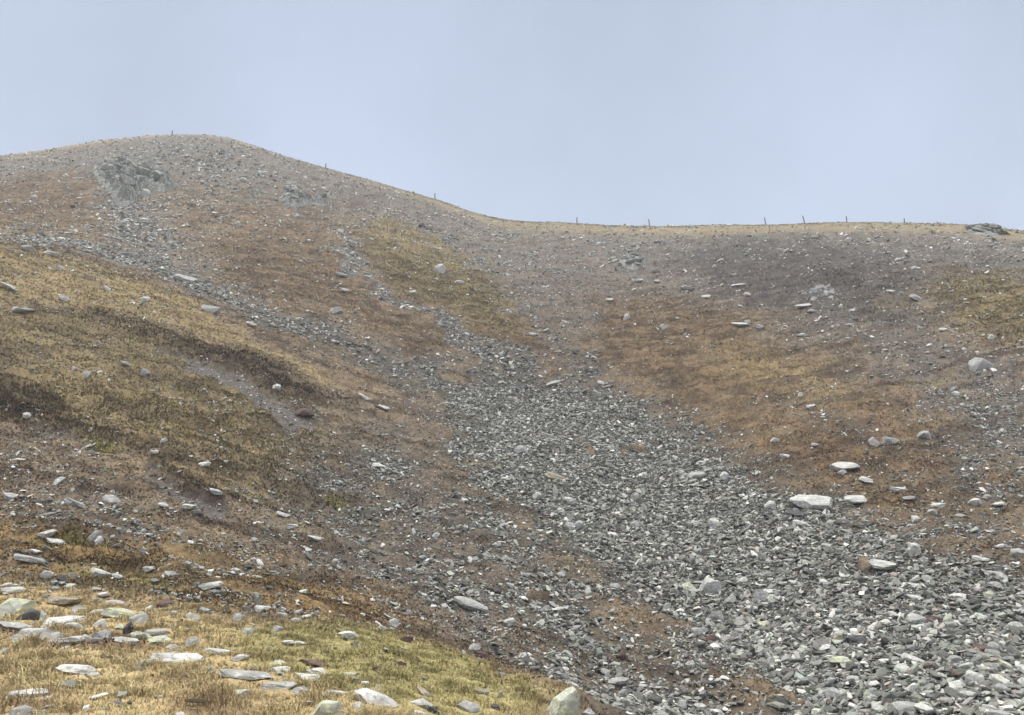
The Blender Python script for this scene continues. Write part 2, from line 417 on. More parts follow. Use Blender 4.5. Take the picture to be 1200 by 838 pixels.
# ------------------------------------------------------------------ materials
def new_mat(name):
    m = bpy.data.materials.new(name); m.use_nodes = True
    t = m.node_tree; b = t.nodes['Principled BSDF']
    b.inputs['Roughness'].default_value = .9
    b.inputs['Specular IOR Level'].default_value = .2
    return m, t, b
def node(t, ty, **kw):
    q = t.nodes.new(ty)
    for k, v in kw.items():
        if k in q.inputs: q.inputs[k].default_value = v
        else: setattr(q, k, v)
    return q
def tint_mat(name, lo, hi, scale, bump, rough=.9, spec=.2, dist=.03):
    """colour attribute varied by noise in real-world metres, with matching bumps"""
    m, t, b = new_mat(name)
    b.inputs['Roughness'].default_value = rough; b.inputs['Specular IOR Level'].default_value = spec
    at = node(t, 'ShaderNodeAttribute', attribute_name='tint')
    tcx = node(t, 'ShaderNodeTexCoord')
    nn = node(t, 'ShaderNodeTexNoise', Scale=scale, Detail=5.0, Roughness=.65)
    t.links.new(tcx.outputs['Object'], nn.inputs['Vector'])
    mp = node(t, 'ShaderNodeMapRange'); mp.inputs['From Min'].default_value = .3; mp.inputs['From Max'].default_value = .7
    mp.inputs['To Min'].default_value = lo; mp.inputs['To Max'].default_value = hi
    t.links.new(nn.outputs['Fac'], mp.inputs['Value'])
    sc_ = node(t, 'ShaderNodeVectorMath', operation='SCALE')
    t.links.new(at.outputs['Color'], sc_.inputs[0]); t.links.new(mp.outputs[0], sc_.inputs['Scale'])
    t.links.new(sc_.outputs[0], b.inputs['Base Color'])
    if bump:
        bp = node(t, 'ShaderNodeBump', Strength=bump, Distance=dist)
        t.links.new(nn.outputs['Fac'], bp.inputs['Height']); t.links.new(bp.outputs[0], b.inputs['Normal'])
    return m
M_ground = tint_mat('hillside_turf_and_grit', .6, 1.45, 6.0, .9, dist=.08)
M_stone = tint_mat('loose_schist', .72, 1.3, 14.0, .5, rough=.75, spec=.35, dist=.02)
def soften(m):
    t = m.node_tree; b = t.nodes['Principled BSDF']
    g = node(t, 'ShaderNodeNewGeometry'); a1 = node(t, 'ShaderNodeVectorMath', operation='MULTIPLY_ADD')
    a1.inputs[1].default_value = (.45, .45, .45); a1.inputs[2].default_value = (0, -.1, .9)
    nn = node(t, 'ShaderNodeVectorMath', operation='NORMALIZE')
    t.links.new(g.outputs['Normal'], a1.inputs[0]); t.links.new(a1.outputs[0], nn.inputs[0]); t.links.new(nn.outputs[0], b.inputs['Normal'])
    return m
M_blade = tint_mat('dry_grass_blades', .75, 1.25, 3.0, 0)
M_heath = tint_mat('dwarf_heath', .7, 1.3, 3.0, 0)
soften(M_blade); soften(M_heath)

# ------------------------------------------------------------------ hillside
def terrain():
    dens = np.radians(np.r_[np.linspace(-180, -60, 25)[:-1], np.linspace(-60, -39, 60)[:-1], np.linspace(-39, 39, 1150), np.linspace(39, 60, 60)[1:], np.linspace(60, 180, 25)[1:-1]])
    lr = np.r_[np.log([.4, .9]), np.linspace(math.log(1.5), math.log(5), 40)[:-1], np.linspace(math.log(5), math.log(215), 900), np.linspace(math.log(215), math.log(420), 30)[1:], np.log([600., 900., 1500.])]
    a, l = np.meshgrid(dens, lr, indexing='ij')
    x, y = np.exp(l) * np.sin(a), np.exp(l) * np.cos(a)
    z, c, nz = ground(x, y)
    r = np.exp(l)
    z = np.where(r > 330, np.minimum(z, lookup(TT, np.clip(a, GA[0], GA[-1]), np.full_like(l, GL[-1])) * 330 * (1 - sstep(R(52), R(105), np.abs(a))) - (r - 330) * .08 - 5 * sstep(R(52), R(105), np.abs(a))), z)
    col = cover_colour(x, y, c, nz)
    na, nr = a.shape
    idx = np.arange(na * nr).reshape(na, nr)
    j = np.r_[np.arange(1, na), 0]
    f = np.stack([idx[:, :-1], idx[:, 1:], idx[j][:, 1:], idx[j][:, :-1]], -1).reshape(-1, 4)
    # close the ring at the viewer's feet with one small cap
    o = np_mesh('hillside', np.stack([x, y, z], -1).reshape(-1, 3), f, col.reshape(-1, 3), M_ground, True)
    tag(o, kind='structure')
    cap = np_mesh('ground', np.r_[[[0, 0, -1.62]], np.stack([x[:, 0], y[:, 0], z[:, 0]], -1)], np.array([[0, 1 + i, 1 + (i + 1) % na] for i in range(na)]), np.tile([.36, .27, .13], (na + 1, 1)), M_ground)
    tag(cap, kind='structure')
terrain()
def haze():
    m = bpy.data.materials.new('haze'); m.use_nodes = True; t = m.node_tree
    t.nodes.remove(t.nodes['Principled BSDF'])
    pv = t.nodes.new('ShaderNodeVolumePrincipled')
    pv.inputs['Color'].default_value = (.93, .95, 1, 1); pv.inputs['Density'].default_value = HAZE
    pv.inputs['Anisotropy'].default_value = .2
    t.links.new(pv.outputs[0], t.nodes['Material Output'].inputs['Volume'])
    bm = bmesh.new(); bmesh.ops.create_cube(bm, size=1)
    for v in bm.verts:
        v.co.x *= 3200; v.co.y *= 3200; v.co.z = 108 if v.co.z > 0 else HAZE_BOTTOM
    me = bpy.data.meshes.new('haze'); bm.to_mesh(me); bm.free(); me.materials.append(m)
    o = bpy.data.objects.new('haze', me); COL.objects.link(o); tag(o, kind='stuff')
HAZE = .0007
HAZE_BOTTOM = min(v.co.z for v in bpy.data.objects['hillside'].data.vertices) - 1.0
print('z range', HAZE_BOTTOM, max(v.co.z for v in bpy.data.objects['hillside'].data.vertices))
haze()
print('terrain', time.time() - T0)

# ------------------------------------------------------------------ scatter helpers
def slope_frame(x, y):
    h = .6
    zx = (ground(x + h, y, False) - ground(x - h, y, False)) / (2 * h)
    zy = (ground(x, y + h, False) - ground(x, y - h, False)) / (2 * h)
    nrm = np.stack([-zx, -zy, np.ones_like(zx)], -1)
    return nrm / np.linalg.norm(nrm, axis=-1, keepdims=True)
def basis(nrm, yaw):
    t = np.stack([np.cos(yaw), np.sin(yaw), np.zeros_like(yaw)], -1)
    t = t - (t * nrm).sum(-1, keepdims=True) * nrm
    t /= np.linalg.norm(t, axis=-1, keepdims=True)
    b = np.cross(nrm, t)
    return np.stack([t, b, nrm], -1)          # columns
def sector(N, r0, r1, amax=38.5, p=2.0):
    """N plan points in the sector, density falling with range as r^(p-2)"""
    u = rng.random(N)
    r = (r0 ** p + u * (r1 ** p - r0 ** p)) ** (1 / p) if p > 0 else r0 * (r1 / r0) ** u
    a = np.radians(rng.uniform(-amax, amax, N))
    return r * np.sin(a), r * np.cos(a), r

# small stone shapes: faceted hulls, flat as schist breaks
def hull(npts, seed, flat):
    rr = random.Random(seed)
    bm = bmesh.new()
    for _ in range(npts):
        th = rr.random() * 2 * math.pi; zz = rr.uniform(-1, 1)
        k = max(abs(math.cos(th)), abs(math.sin(th))) ** .4
        q = (1 - abs(zz) ** 3 * .45) * rr.uniform(.75, 1)
        bm.verts.new((math.cos(th) * q / k, math.sin(th) * q * rr.uniform(.5, .85) / k, zz * flat))
    res = bmesh.ops.convex_hull(bm, input=bm.verts[:])
    bmesh.ops.delete(bm, geom=[g for g in set(res['geom_interior'] + res['geom_unused']) if isinstance(g, bmesh.types.BMVert)], context='VERTS')
    bmesh.ops.triangulate(bm, faces=bm.faces[:])
    bm.verts.index_update()
    v = np.array([w.co[:] for w in bm.verts]); f = np.array([[w.index for w in p.verts] for p in bm.faces])
    bm.free()
    return v, f
SMALL = [hull(9, 100 + i, [.18, .28, .42, .22][i % 4]) for i in range(20)]
MID = [hull(16, 300 + i, [.16, .26, .42, .2][i % 4]) for i in range(24)]
def build_stones(x, y, size, col, protos, sink=.25, tilt=.35):
    m = len(x)
    z = ground(x, y, False)
    nrm = slope_frame(x, y)
    nrm = nrm + rng.normal(0, tilt, (m, 3)); nrm /= np.linalg.norm(nrm, axis=-1, keepdims=True)
    B = basis(nrm, rng.uniform(0, 2 * np.pi, m))
    S = np.stack([size * rng.uniform(.85, 1.3, m), size * rng.uniform(.7, 1.1, m), size * rng.uniform(.7, 1.5, m)], -1) * .5
    which = rng.integers(0, len(protos), m)
    V, Fc, Cc = [], [], []
    off = 0
    for k, (pv, pf) in enumerate(protos):
        ii = np.nonzero(which == k)[0]
        if not len(ii): continue
        q = pv[None] * S[ii][:, None]
        q = np.einsum('nij,nkj->nki', B[ii], q) + np.stack([x[ii], y[ii], z[ii] + S[ii, 2] * sink], -1)[:, None]
        V.append(q.reshape(-1, 3))
        Fc.append((pf[None] + (np.arange(len(ii)) * len(pv))[:, None, None] + off).reshape(-1, 3))
        Cc.append(np.repeat(col[ii], len(pv), 0))
        off += len(ii) * len(pv)
    return np.concatenate(V), np.concatenate(Fc), np.concatenate(Cc), (x, y, z, size)
def stone_colours(m, r):
    g = np.clip(rng.lognormal(math.log(.22), .57, m), .05, .70)
    col = g[:, None] * (C3(.99, 1, .93) + rng.normal(0, .018, (m, 3)))
    k = rng.random(m)
    col[k < .05] *= C3(1.08, .95, .86)
    col[(k > .09) & (k < .17)] *= C3(.96, 1.03, .93)
    col[k > .985] = C3(.58, .58, .55)
    return col

# ------------------------------------------------------------------ scree and scattered stones: uncountable, one mass
def scree():
    parts = []
    # dense scree, three bands of range with growing smallest size
    for N, r0, r1, s0, s1, pr, al in ((150000, 16, 34, .07, .50, MID, 1.75), (330000, 30, 75, .10, .56, SMALL, 1.8), (230000, 70, 160, .21, .9, SMALL, 1.8), (130000, 110, 232, .40, 1.5, SMALL, 1.9)):
        x, y, r = sector(N, r0, r1)
        _, c, nz = ground(x, y)
        d = c['scr']
        spots = sstep(-.25, .35, fbm(x * .5, y * .5, 3, 91))
        prob = np.where(d > .85, 1.0, d ** 1.2 * (.3 + 1.0 * spots))
        # a thin sprinkle everywhere on the heath, in loose clusters
        cl = sstep(.0, .5, fbm(x * .13, y * .13, 4, 95, .6)) * (.35 + .65 * spots)
        prob = np.maximum(prob, .62 * cl * (1 - c['straw']) * (1 - .45 * c['rust']) * (1 - .35 * c['olive']) * (1 - .4 * c['heath']) * (1 - .8 * c['lime']) * (1 - .5 * c['dark']) + (.10 + .34 * sstep(60, 130, r) * (1 - .65 * c['heath'])) * spots * (1 - c['straw']) * (1 - .3 * c['rust']))
        prob = np.maximum(prob * (1 - .5 * c['soil']), .22 * c['soil'])
        prob = prob * (1 - .7 * sstep(.90, .95, r / np.interp(np.arctan2(x, y), SKY_A, SKY_R)))
        fe = np.where((r < r0 * 1.15) & (r0 > 20), (r / r0 - 1) / .15, 1.0)
        fe = np.where(r > r1 * .9, fe * (r1 - r) / (.1 * r1), fe)
        k = rng.random(N) < prob * fe
        x, y, r, d = x[k], y[k], r[k], d[k]
        size = s0 * (1 - rng.random(len(x)) * (1 - (s0 / s1) ** al)) ** (-1 / al)
        size *= .75 + .35 * sstep(.4, .9, d)
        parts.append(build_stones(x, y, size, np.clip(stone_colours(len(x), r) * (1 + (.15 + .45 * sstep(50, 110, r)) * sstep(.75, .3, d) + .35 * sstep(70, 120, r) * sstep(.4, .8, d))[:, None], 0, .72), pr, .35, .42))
    # few small ones in the straw-coloured grass of the knoll
    x, y, r = sector(14000, 5, 26, 38.5)
    _, c, nz = ground(x, y)
    k = rng.random(len(x)) < (.10 + .25 * sstep(.0, .4, fbm(x * .4, y * .4, 2, 97))) * c['straw'] * (1 - .6 * c['lime'])
    x, y = x[k], y[k]
    parts.append(build_stones(x, y, rng.uniform(.05, .10, len(x)) * rng.uniform(.8, 2.2, len(x)), stone_colours(len(x), 0) * 1.15, MID, .3, .25))
    V, Fc, Cc, off = [], [], [], 0
    for v, f, cc, _ in parts:
        V.append(v); Fc.append(f + off); Cc.append(cc); off += len(v)
    V, Fc, Cc = np.concatenate(V), np.concatenate(Fc), np.concatenate(Cc)
    print('stones', len(V), len(Fc))
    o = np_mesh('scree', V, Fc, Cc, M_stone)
    tag(o, 'grey schist scree and scattered small stones covering the hillside', 'scree', kind='stuff')
scree()
print('scree', time.time() - T0)

# ------------------------------------------------------------------ grass and dwarf heath: uncountable
def blades(name, x, y, h, w, col, lean, mat, label, cat, per=1, spread=0.0, zoff=-.01, flat=1.0):
    x = np.repeat(x, per); y = np.repeat(y, per); h = np.repeat(h, per); w = np.repeat(w, per); col = np.repeat(col, per, 0)
    m = len(x)
    if np.any(spread):
        sp = np.repeat(spread, per) if np.ndim(spread) else spread
        dx, dy = rng.normal(0, 1, m) * sp * flat, rng.normal(0, 1, m) * sp / flat
        x = x + dx; y = y + dy
    h = h * rng.uniform(.6, 1.15, m)
    z = ground(x, y, False) + zoff
    a = rng.uniform(0, 2 * np.pi, m)
    sx, sy = np.cos(a) * w, np.sin(a) * w
    la = rng.uniform(0, 2 * np.pi, m); lk = h * rng.uniform(.15, 1.0, m) * lean
    lx, ly = np.cos(la) * lk, np.sin(la) * lk - lk * .35
    p = np.stack([x, y, z], -1)
    v = np.stack([p + np.stack([-sx, -sy, 0 * z], -1), p + np.stack([sx, sy, 0 * z], -1),
                  p + np.stack([-sx * .75 + lx * .4, -sy * .75 + ly * .4, h * .6], -1), p + np.stack([sx * .75 + lx * .4, sy * .75 + ly * .4, h * .6], -1),
                  p + np.stack([lx, ly, h * (1 - .25 * lean)], -1)], 1)
    f = np.array([[0, 1, 3], [0, 3, 2], [2, 3, 4]])[None] + (np.arange(m) * 5)[:, None, None]
    cc = np.clip(np.repeat(col * rng.uniform(.75, 1.3, (m, 1)), 5, 0), .01, .75)
    o = np_mesh(name, v.reshape(-1, 3), f.reshape(-1, 3), cc, mat)
    tag(o, label, cat, kind='stuff')
    return o
def grass():
    x, y, r = sector(620000, 4.5, 24, 38.5, p=1.2)
    _, c, nz = ground(x, y)
    clump = sstep(-.35, .45, fbm(x * 1.7, y * 1.7, 2, 111))
    k = (rng.random(len(x)) < c['straw'] * (.35 + .65 * clump) * (1 - .85 * c['heather']))
    x, y, r = x[k], y[k], r[k]
    for rx, ry, rw in FOOT:                      # no grass grows through a slab; it does grow round its edge
        k = (((x - rx) / (rw * .48)) ** 2 + ((y - ry + .10) / (rw * .30 + .16)) ** 2 > 1) | (rng.random(len(x)) < .08)
        x, y, r = x[k], y[k], r[k]
    _, c, nz = ground(x, y)
    col = cover_colour(x, y, c, nz)
    h = (.07 + .13 * sstep(-.2, .5, fbm(x * 1.7, y * 1.7, 2, 111))) * (1 - .25 * c['lime'])
    w = .0018 + .00025 * r
    blades('grass', x, y, h, w, col * rng.uniform(.8, 1.6, (len(x), 1)), 1.1, M_blade, 'dry straw-coloured and yellow-green grass on the near knoll', 'grass')
def heathland():
    X, Y, H, Wd, Cl, Sp = [], [], [], [], [], []
    for N, r0, r1 in ((30000, 7, 30), (75000, 24, 60), (90000, 50, 120), (50000, 100, 205)):
        x, y, r = sector(N, r0, r1)
        _, c, nz = ground(x, y)
        bare = np.clip(np.maximum(c['scr'] * 1.25, c['soil']), 0, 1)
        cl = sstep(-.3, .3, fbm(x * .8, y * .8, 2, 121))
        pr = (1 - bare) ** 1.5 * (.2 + .8 * cl) * (1 - .93 * c['straw'] * (1 - c['heather'])) * (1 - .45 * c['heath'])
        pr *= np.where(r > r1 * .85, (r1 - r) / (.15 * r1), 1) * np.where(r < r0 * 1.2, (r / r0 - 1) / .2, 1)
        up = r / np.interp(np.arctan2(x, y), SKY_A, SKY_R)
        pr *= 1 - .7 * sstep(.75, .93, up) * sstep(.975, .95, up)
        k = rng.random(N) < pr
        x, y, r = x[k], y[k], r[k]
        _, c, nz = ground(x, y)
        X.append(x); Y.append(y)
        H.append((.07 + .0004 * r) * rng.uniform(.6, 1.3, len(x)) * (1 + 1.4 * c['dark'] + .5 * c['olive'])); Wd.append(.007 + .0006 * r); Sp.append(.07 + .003 * r)
        Cl.append(cover_colour(x, y, c, nz) * rng.uniform(.55, 1.5, (len(x), 1)))
    blades('heath', np.concatenate(X), np.concatenate(Y), np.concatenate(H), np.concatenate(Wd), np.concatenate(Cl), 1.0, M_heath,
           'rusty brown heather, crowberry and dead grass over the slope', 'heath', per=8, spread=np.concatenate(Sp), flat=1.8)
heathland()
print('veg', time.time() - T0)
#@@THINGS
# ------------------------------------------------------------------ rocks one can point at
def rock_mat(name, c1, c2, lichen=None, amt=.5, bump=.7, sc=1.0):
    m, t, b = new_mat(name)
    b.inputs['Roughness'].default_value = .82; b.inputs['Specular IOR Level'].default_value = .3
    g = node(t, 'ShaderNodeNewGeometry')
    n1 = node(t, 'ShaderNodeTexNoise', Scale=3.2 * sc, Detail=6.0, Roughness=.68)
    n2 = node(t, 'ShaderNodeTexNoise', Scale=11.0 * sc, Detail=4.0, Roughness=.7)
    wv = node(t, 'ShaderNodeTexWave', Scale=2.4 * sc, Distortion=6.0, Detail=3.0)      # foliation of the schist
    wv.bands_direction = 'Z'
    for q in (n1, n2, wv): t.links.new(g.outputs['Position'], q.inputs['Vector'])
    r1 = node(t, 'ShaderNodeValToRGB'); el = r1.color_ramp.elements
    el[0].position, el[0].color = .32, (*c1, 1); el[1].position, el[1].color = .66, (*c2, 1)
    t.links.new(n1.outputs['Fac'], r1.inputs[0])
    last = r1.outputs[0]
    mw = node(t, 'ShaderNodeMix', data_type='RGBA', blend_type='MULTIPLY'); mw.inputs['Factor'].default_value = .2
    t.links.new(last, mw.inputs['A']); t.links.new(wv.outputs['Color'], mw.inputs['B']); last = mw.outputs['Result']
    if lichen:
        r2 = node(t, 'ShaderNodeMapRange'); r2.inputs['From Min'].default_value = .62 - .22 * amt; r2.inputs['From Max'].default_value = .70 - .2 * amt
        t.links.new(n2.outputs['Fac'], r2.inputs['Value'])
        ml = node(t, 'ShaderNodeMix', data_type='RGBA'); ml.inputs['B'].default_value = (*lichen, 1)
        t.links.new(r2.outputs[0], ml.inputs['Factor']); t.links.new(last, ml.inputs['A']); last = ml.outputs['Result']
    n3 = node(t, 'ShaderNodeTexNoise', Scale=7.0 * sc, Detail=5.0, Roughness=.75, Distortion=1.2)      # dark weather stains
    t.links.new(g.outputs['Position'], n3.inputs['Vector'])
    r3 = node(t, 'ShaderNodeMapRange'); r3.inputs['From Min'].default_value = .56; r3.inputs['From Max'].default_value = .68; r3.inputs['To Max'].default_value = .65
    t.links.new(n3.outputs['Fac'], r3.inputs['Value'])
    md = node(t, 'ShaderNodeMix', data_type='RGBA'); md.inputs['B'].default_value = (c1[0] * .33, c1[1] * .33, c1[2] * .33, 1)
    t.links.new(r3.outputs[0], md.inputs['Factor']); t.links.new(last, md.inputs['A']); last = md.outputs['Result']
    t.links.new(last, b.inputs['Base Color'])
    bp = node(t, 'ShaderNodeBump', Strength=bump, Distance=.03)
    t.links.new(n2.outputs['Fac'], bp.inputs['Height']); t.links.new(bp.outputs[0], b.inputs['Normal'])
    return m
RM = {
    'p': rock_mat('pale_schist', (.46, .465, .45), (.74, .74, .70), (.33, .34, .31), .4),
    'g': rock_mat('grey_schist', (.28, .285, .28), (.48, .48, .465), (.58, .59, .54), .35),
    'd': rock_mat('dark_schist', (.055, .055, .06), (.14, .138, .14), (.3, .3, .29), .12),
    'r': rock_mat('reddish_schist', (.09, .058, .05), (.17, .11, .095), (.3, .27, .25), .12),
    'l': rock_mat('lichened_schist', (.36, .37, .34), (.58, .59, .54), (.60, .64, .38), .62),
    'c': rock_mat('crag_schist', (.10, .105, .10), (.42, .43, .40), (.50, .52, .46), .4, sc=.22),
    't': rock_mat('tan_schist', (.25, .22, .17), (.42, .37, .29), (.46, .45, .40), .3),
}
def ico(sub):
    bm = bmesh.new(); bmesh.ops.create_icosphere(bm, subdivisions=sub, radius=1)
    bm.verts.index_update()
    v = np.array([q.co[:] for q in bm.verts]); f = np.array([[q.index for q in p.verts] for p in bm.faces]); bm.free()
    return v, f
ICO = {2: ico(2), 3: ico(3), 4: ico(4)}
def rock_shape(seed, style, sub=3):
    """a split block of layered rock: a ball cut by random planes, slabs with a stepped edge"""
    g = np.random.default_rng(seed)
    v, f = ICO[sub]
    v = np.sign(v) * np.abs(v) ** .8
    nc = g.integers(18, 28)
    for _ in range(nc):
        d = g.normal(0, 1, 3); d[2] *= .6 if style == 's' else 1.0
        d /= np.linalg.norm(d); off = g.uniform(.45, .8)
        s = v @ d - off
        v = v - np.where(s > 0, s, 0)[:, None] * d
    top = g.normal(0, .14 if style == 's' else .32, 3); top[2] = 1; top /= np.linalg.norm(top)
    s = v @ top - g.uniform(.5, .75); v = v - np.where(s > 0, s, 0)[:, None] * top
    if style == 'w':
        v[:, 2] += (v[:, 0] * g.choice([-1, 1]) * .55) * (v[:, 2] > 0)
    st = g.uniform(.22, .34); zz = v[:, 2] / st
    lay = np.floor(zz)
    shift = (np.sin(lay * 12.9898 + seed) * 43758.5453) % 1.0
    k = 1 - .16 * shift * (1.0 if style == 's' else .4)
    v[:, 0] *= k; v[:, 1] *= k
    u_ = v * 2.3 + seed * 3.1
    nn = fbm(u_[:, 0] + u_[:, 2] * .7, u_[:, 1] - u_[:, 2] * .9, 3, seed % 97)
    n2 = fbm(u_[:, 0] * 3 + u_[:, 2] * 2.1, u_[:, 1] * 3 - u_[:, 2] * 2.7, 2, seed % 89)
    v = v * (1 + .09 * nn[:, None] + .035 * n2[:, None])
    v = v - (v.max(0) + v.min(0)) / 2
    return v / np.abs(v).max(0), f
def full_ground_hit(u, v):
    """distance along the line of sight through a photo point to the finished ground"""
    a, t, _ = ray(u, v)
    _, l0 = hit(u, v)
    rr = np.exp(np.linspace(l0 - .22, l0 + .16, 300))
    zz = ground(rr * math.sin(a), rr * math.cos(a), False)
    ok = np.nonzero(zz >= t * rr)[0]
    r = rr[ok[0]] if len(ok) and ok[0] > 0 else math.exp(l0)
    return r * math.sin(a), r * math.cos(a), r
FOOT = []        # where the rocks of the knoll stand, so that the grass leaves them free
count = [0]
def place_rock(u, v, w, h, kind, style, label, cat, name, group=None, roll=0.0, tuft=False):
    count[0] += 1
    seed = 1000 + count[0] * 7
    x, y, r = full_ground_hit(u, v + h * .38)
    D = math.hypot(r, 0) * math.cos(math.atan2(x, y))
    W = w * r / F * 1.0
    H = h * r / F
    flat = {'s': .62, 'b': .82 if group == KN else .95, 'w': 1.0}[style]
    hz = max(H * flat, W * .12)
    dep = W * {'s': .62, 'b': .75, 'w': .6}[style]
    vs, f = rock_shape(seed, style, 4 if w > 40 else (3 if w > 11 else 2))
    q = vs * np.array([W / 2, dep / 2, hz * .72])
    yaw = rng.uniform(-.35, .35) - math.atan2(x, y)
    cy, sy = math.cos(yaw), math.sin(yaw)
    nrm = slope_frame(np.array([x]), np.array([y]))[0]
    k = .55 if style == 's' else .25
    nv = Vector((nrm[0] * k, nrm[1] * k, 1)).normalized()
    z = float(ground(np.array([x]), np.array([y]), False)[0])
    if style == 's':                                                    # a slab bridges the dips under it
        ex, ey = np.array([-.35, .35, 0, 0]) * W + x, np.array([0, 0, -.3, .3]) * dep + y
        z = .4 * z + .6 * max(z, float(ground(ex, ey, False).max()))
    rot = Vector((0, 0, 1)).rotation_difference(nv).to_matrix() @ Matrix.Rotation(yaw, 3, 'Z') @ Matrix.Rotation(roll, 3, 'Y')
    o = np_mesh(name, q, f, None, RM[kind])
    o.matrix_world = Matrix.Translation((x, y, z + hz * (.12 if group == KN else .14))) @ rot.to_4x4()
    tag(o, label, cat, group, 'thing')
    if v > 690 and u < 660: FOOT.append((x, y, W))
    return o
KN, SL, SF, RW, CR = ('rocks on the grassy knoll', 'stones scattered over the left slope', 'boulders in the scree fan', 'stones on the right slope', 'stones below the crest')
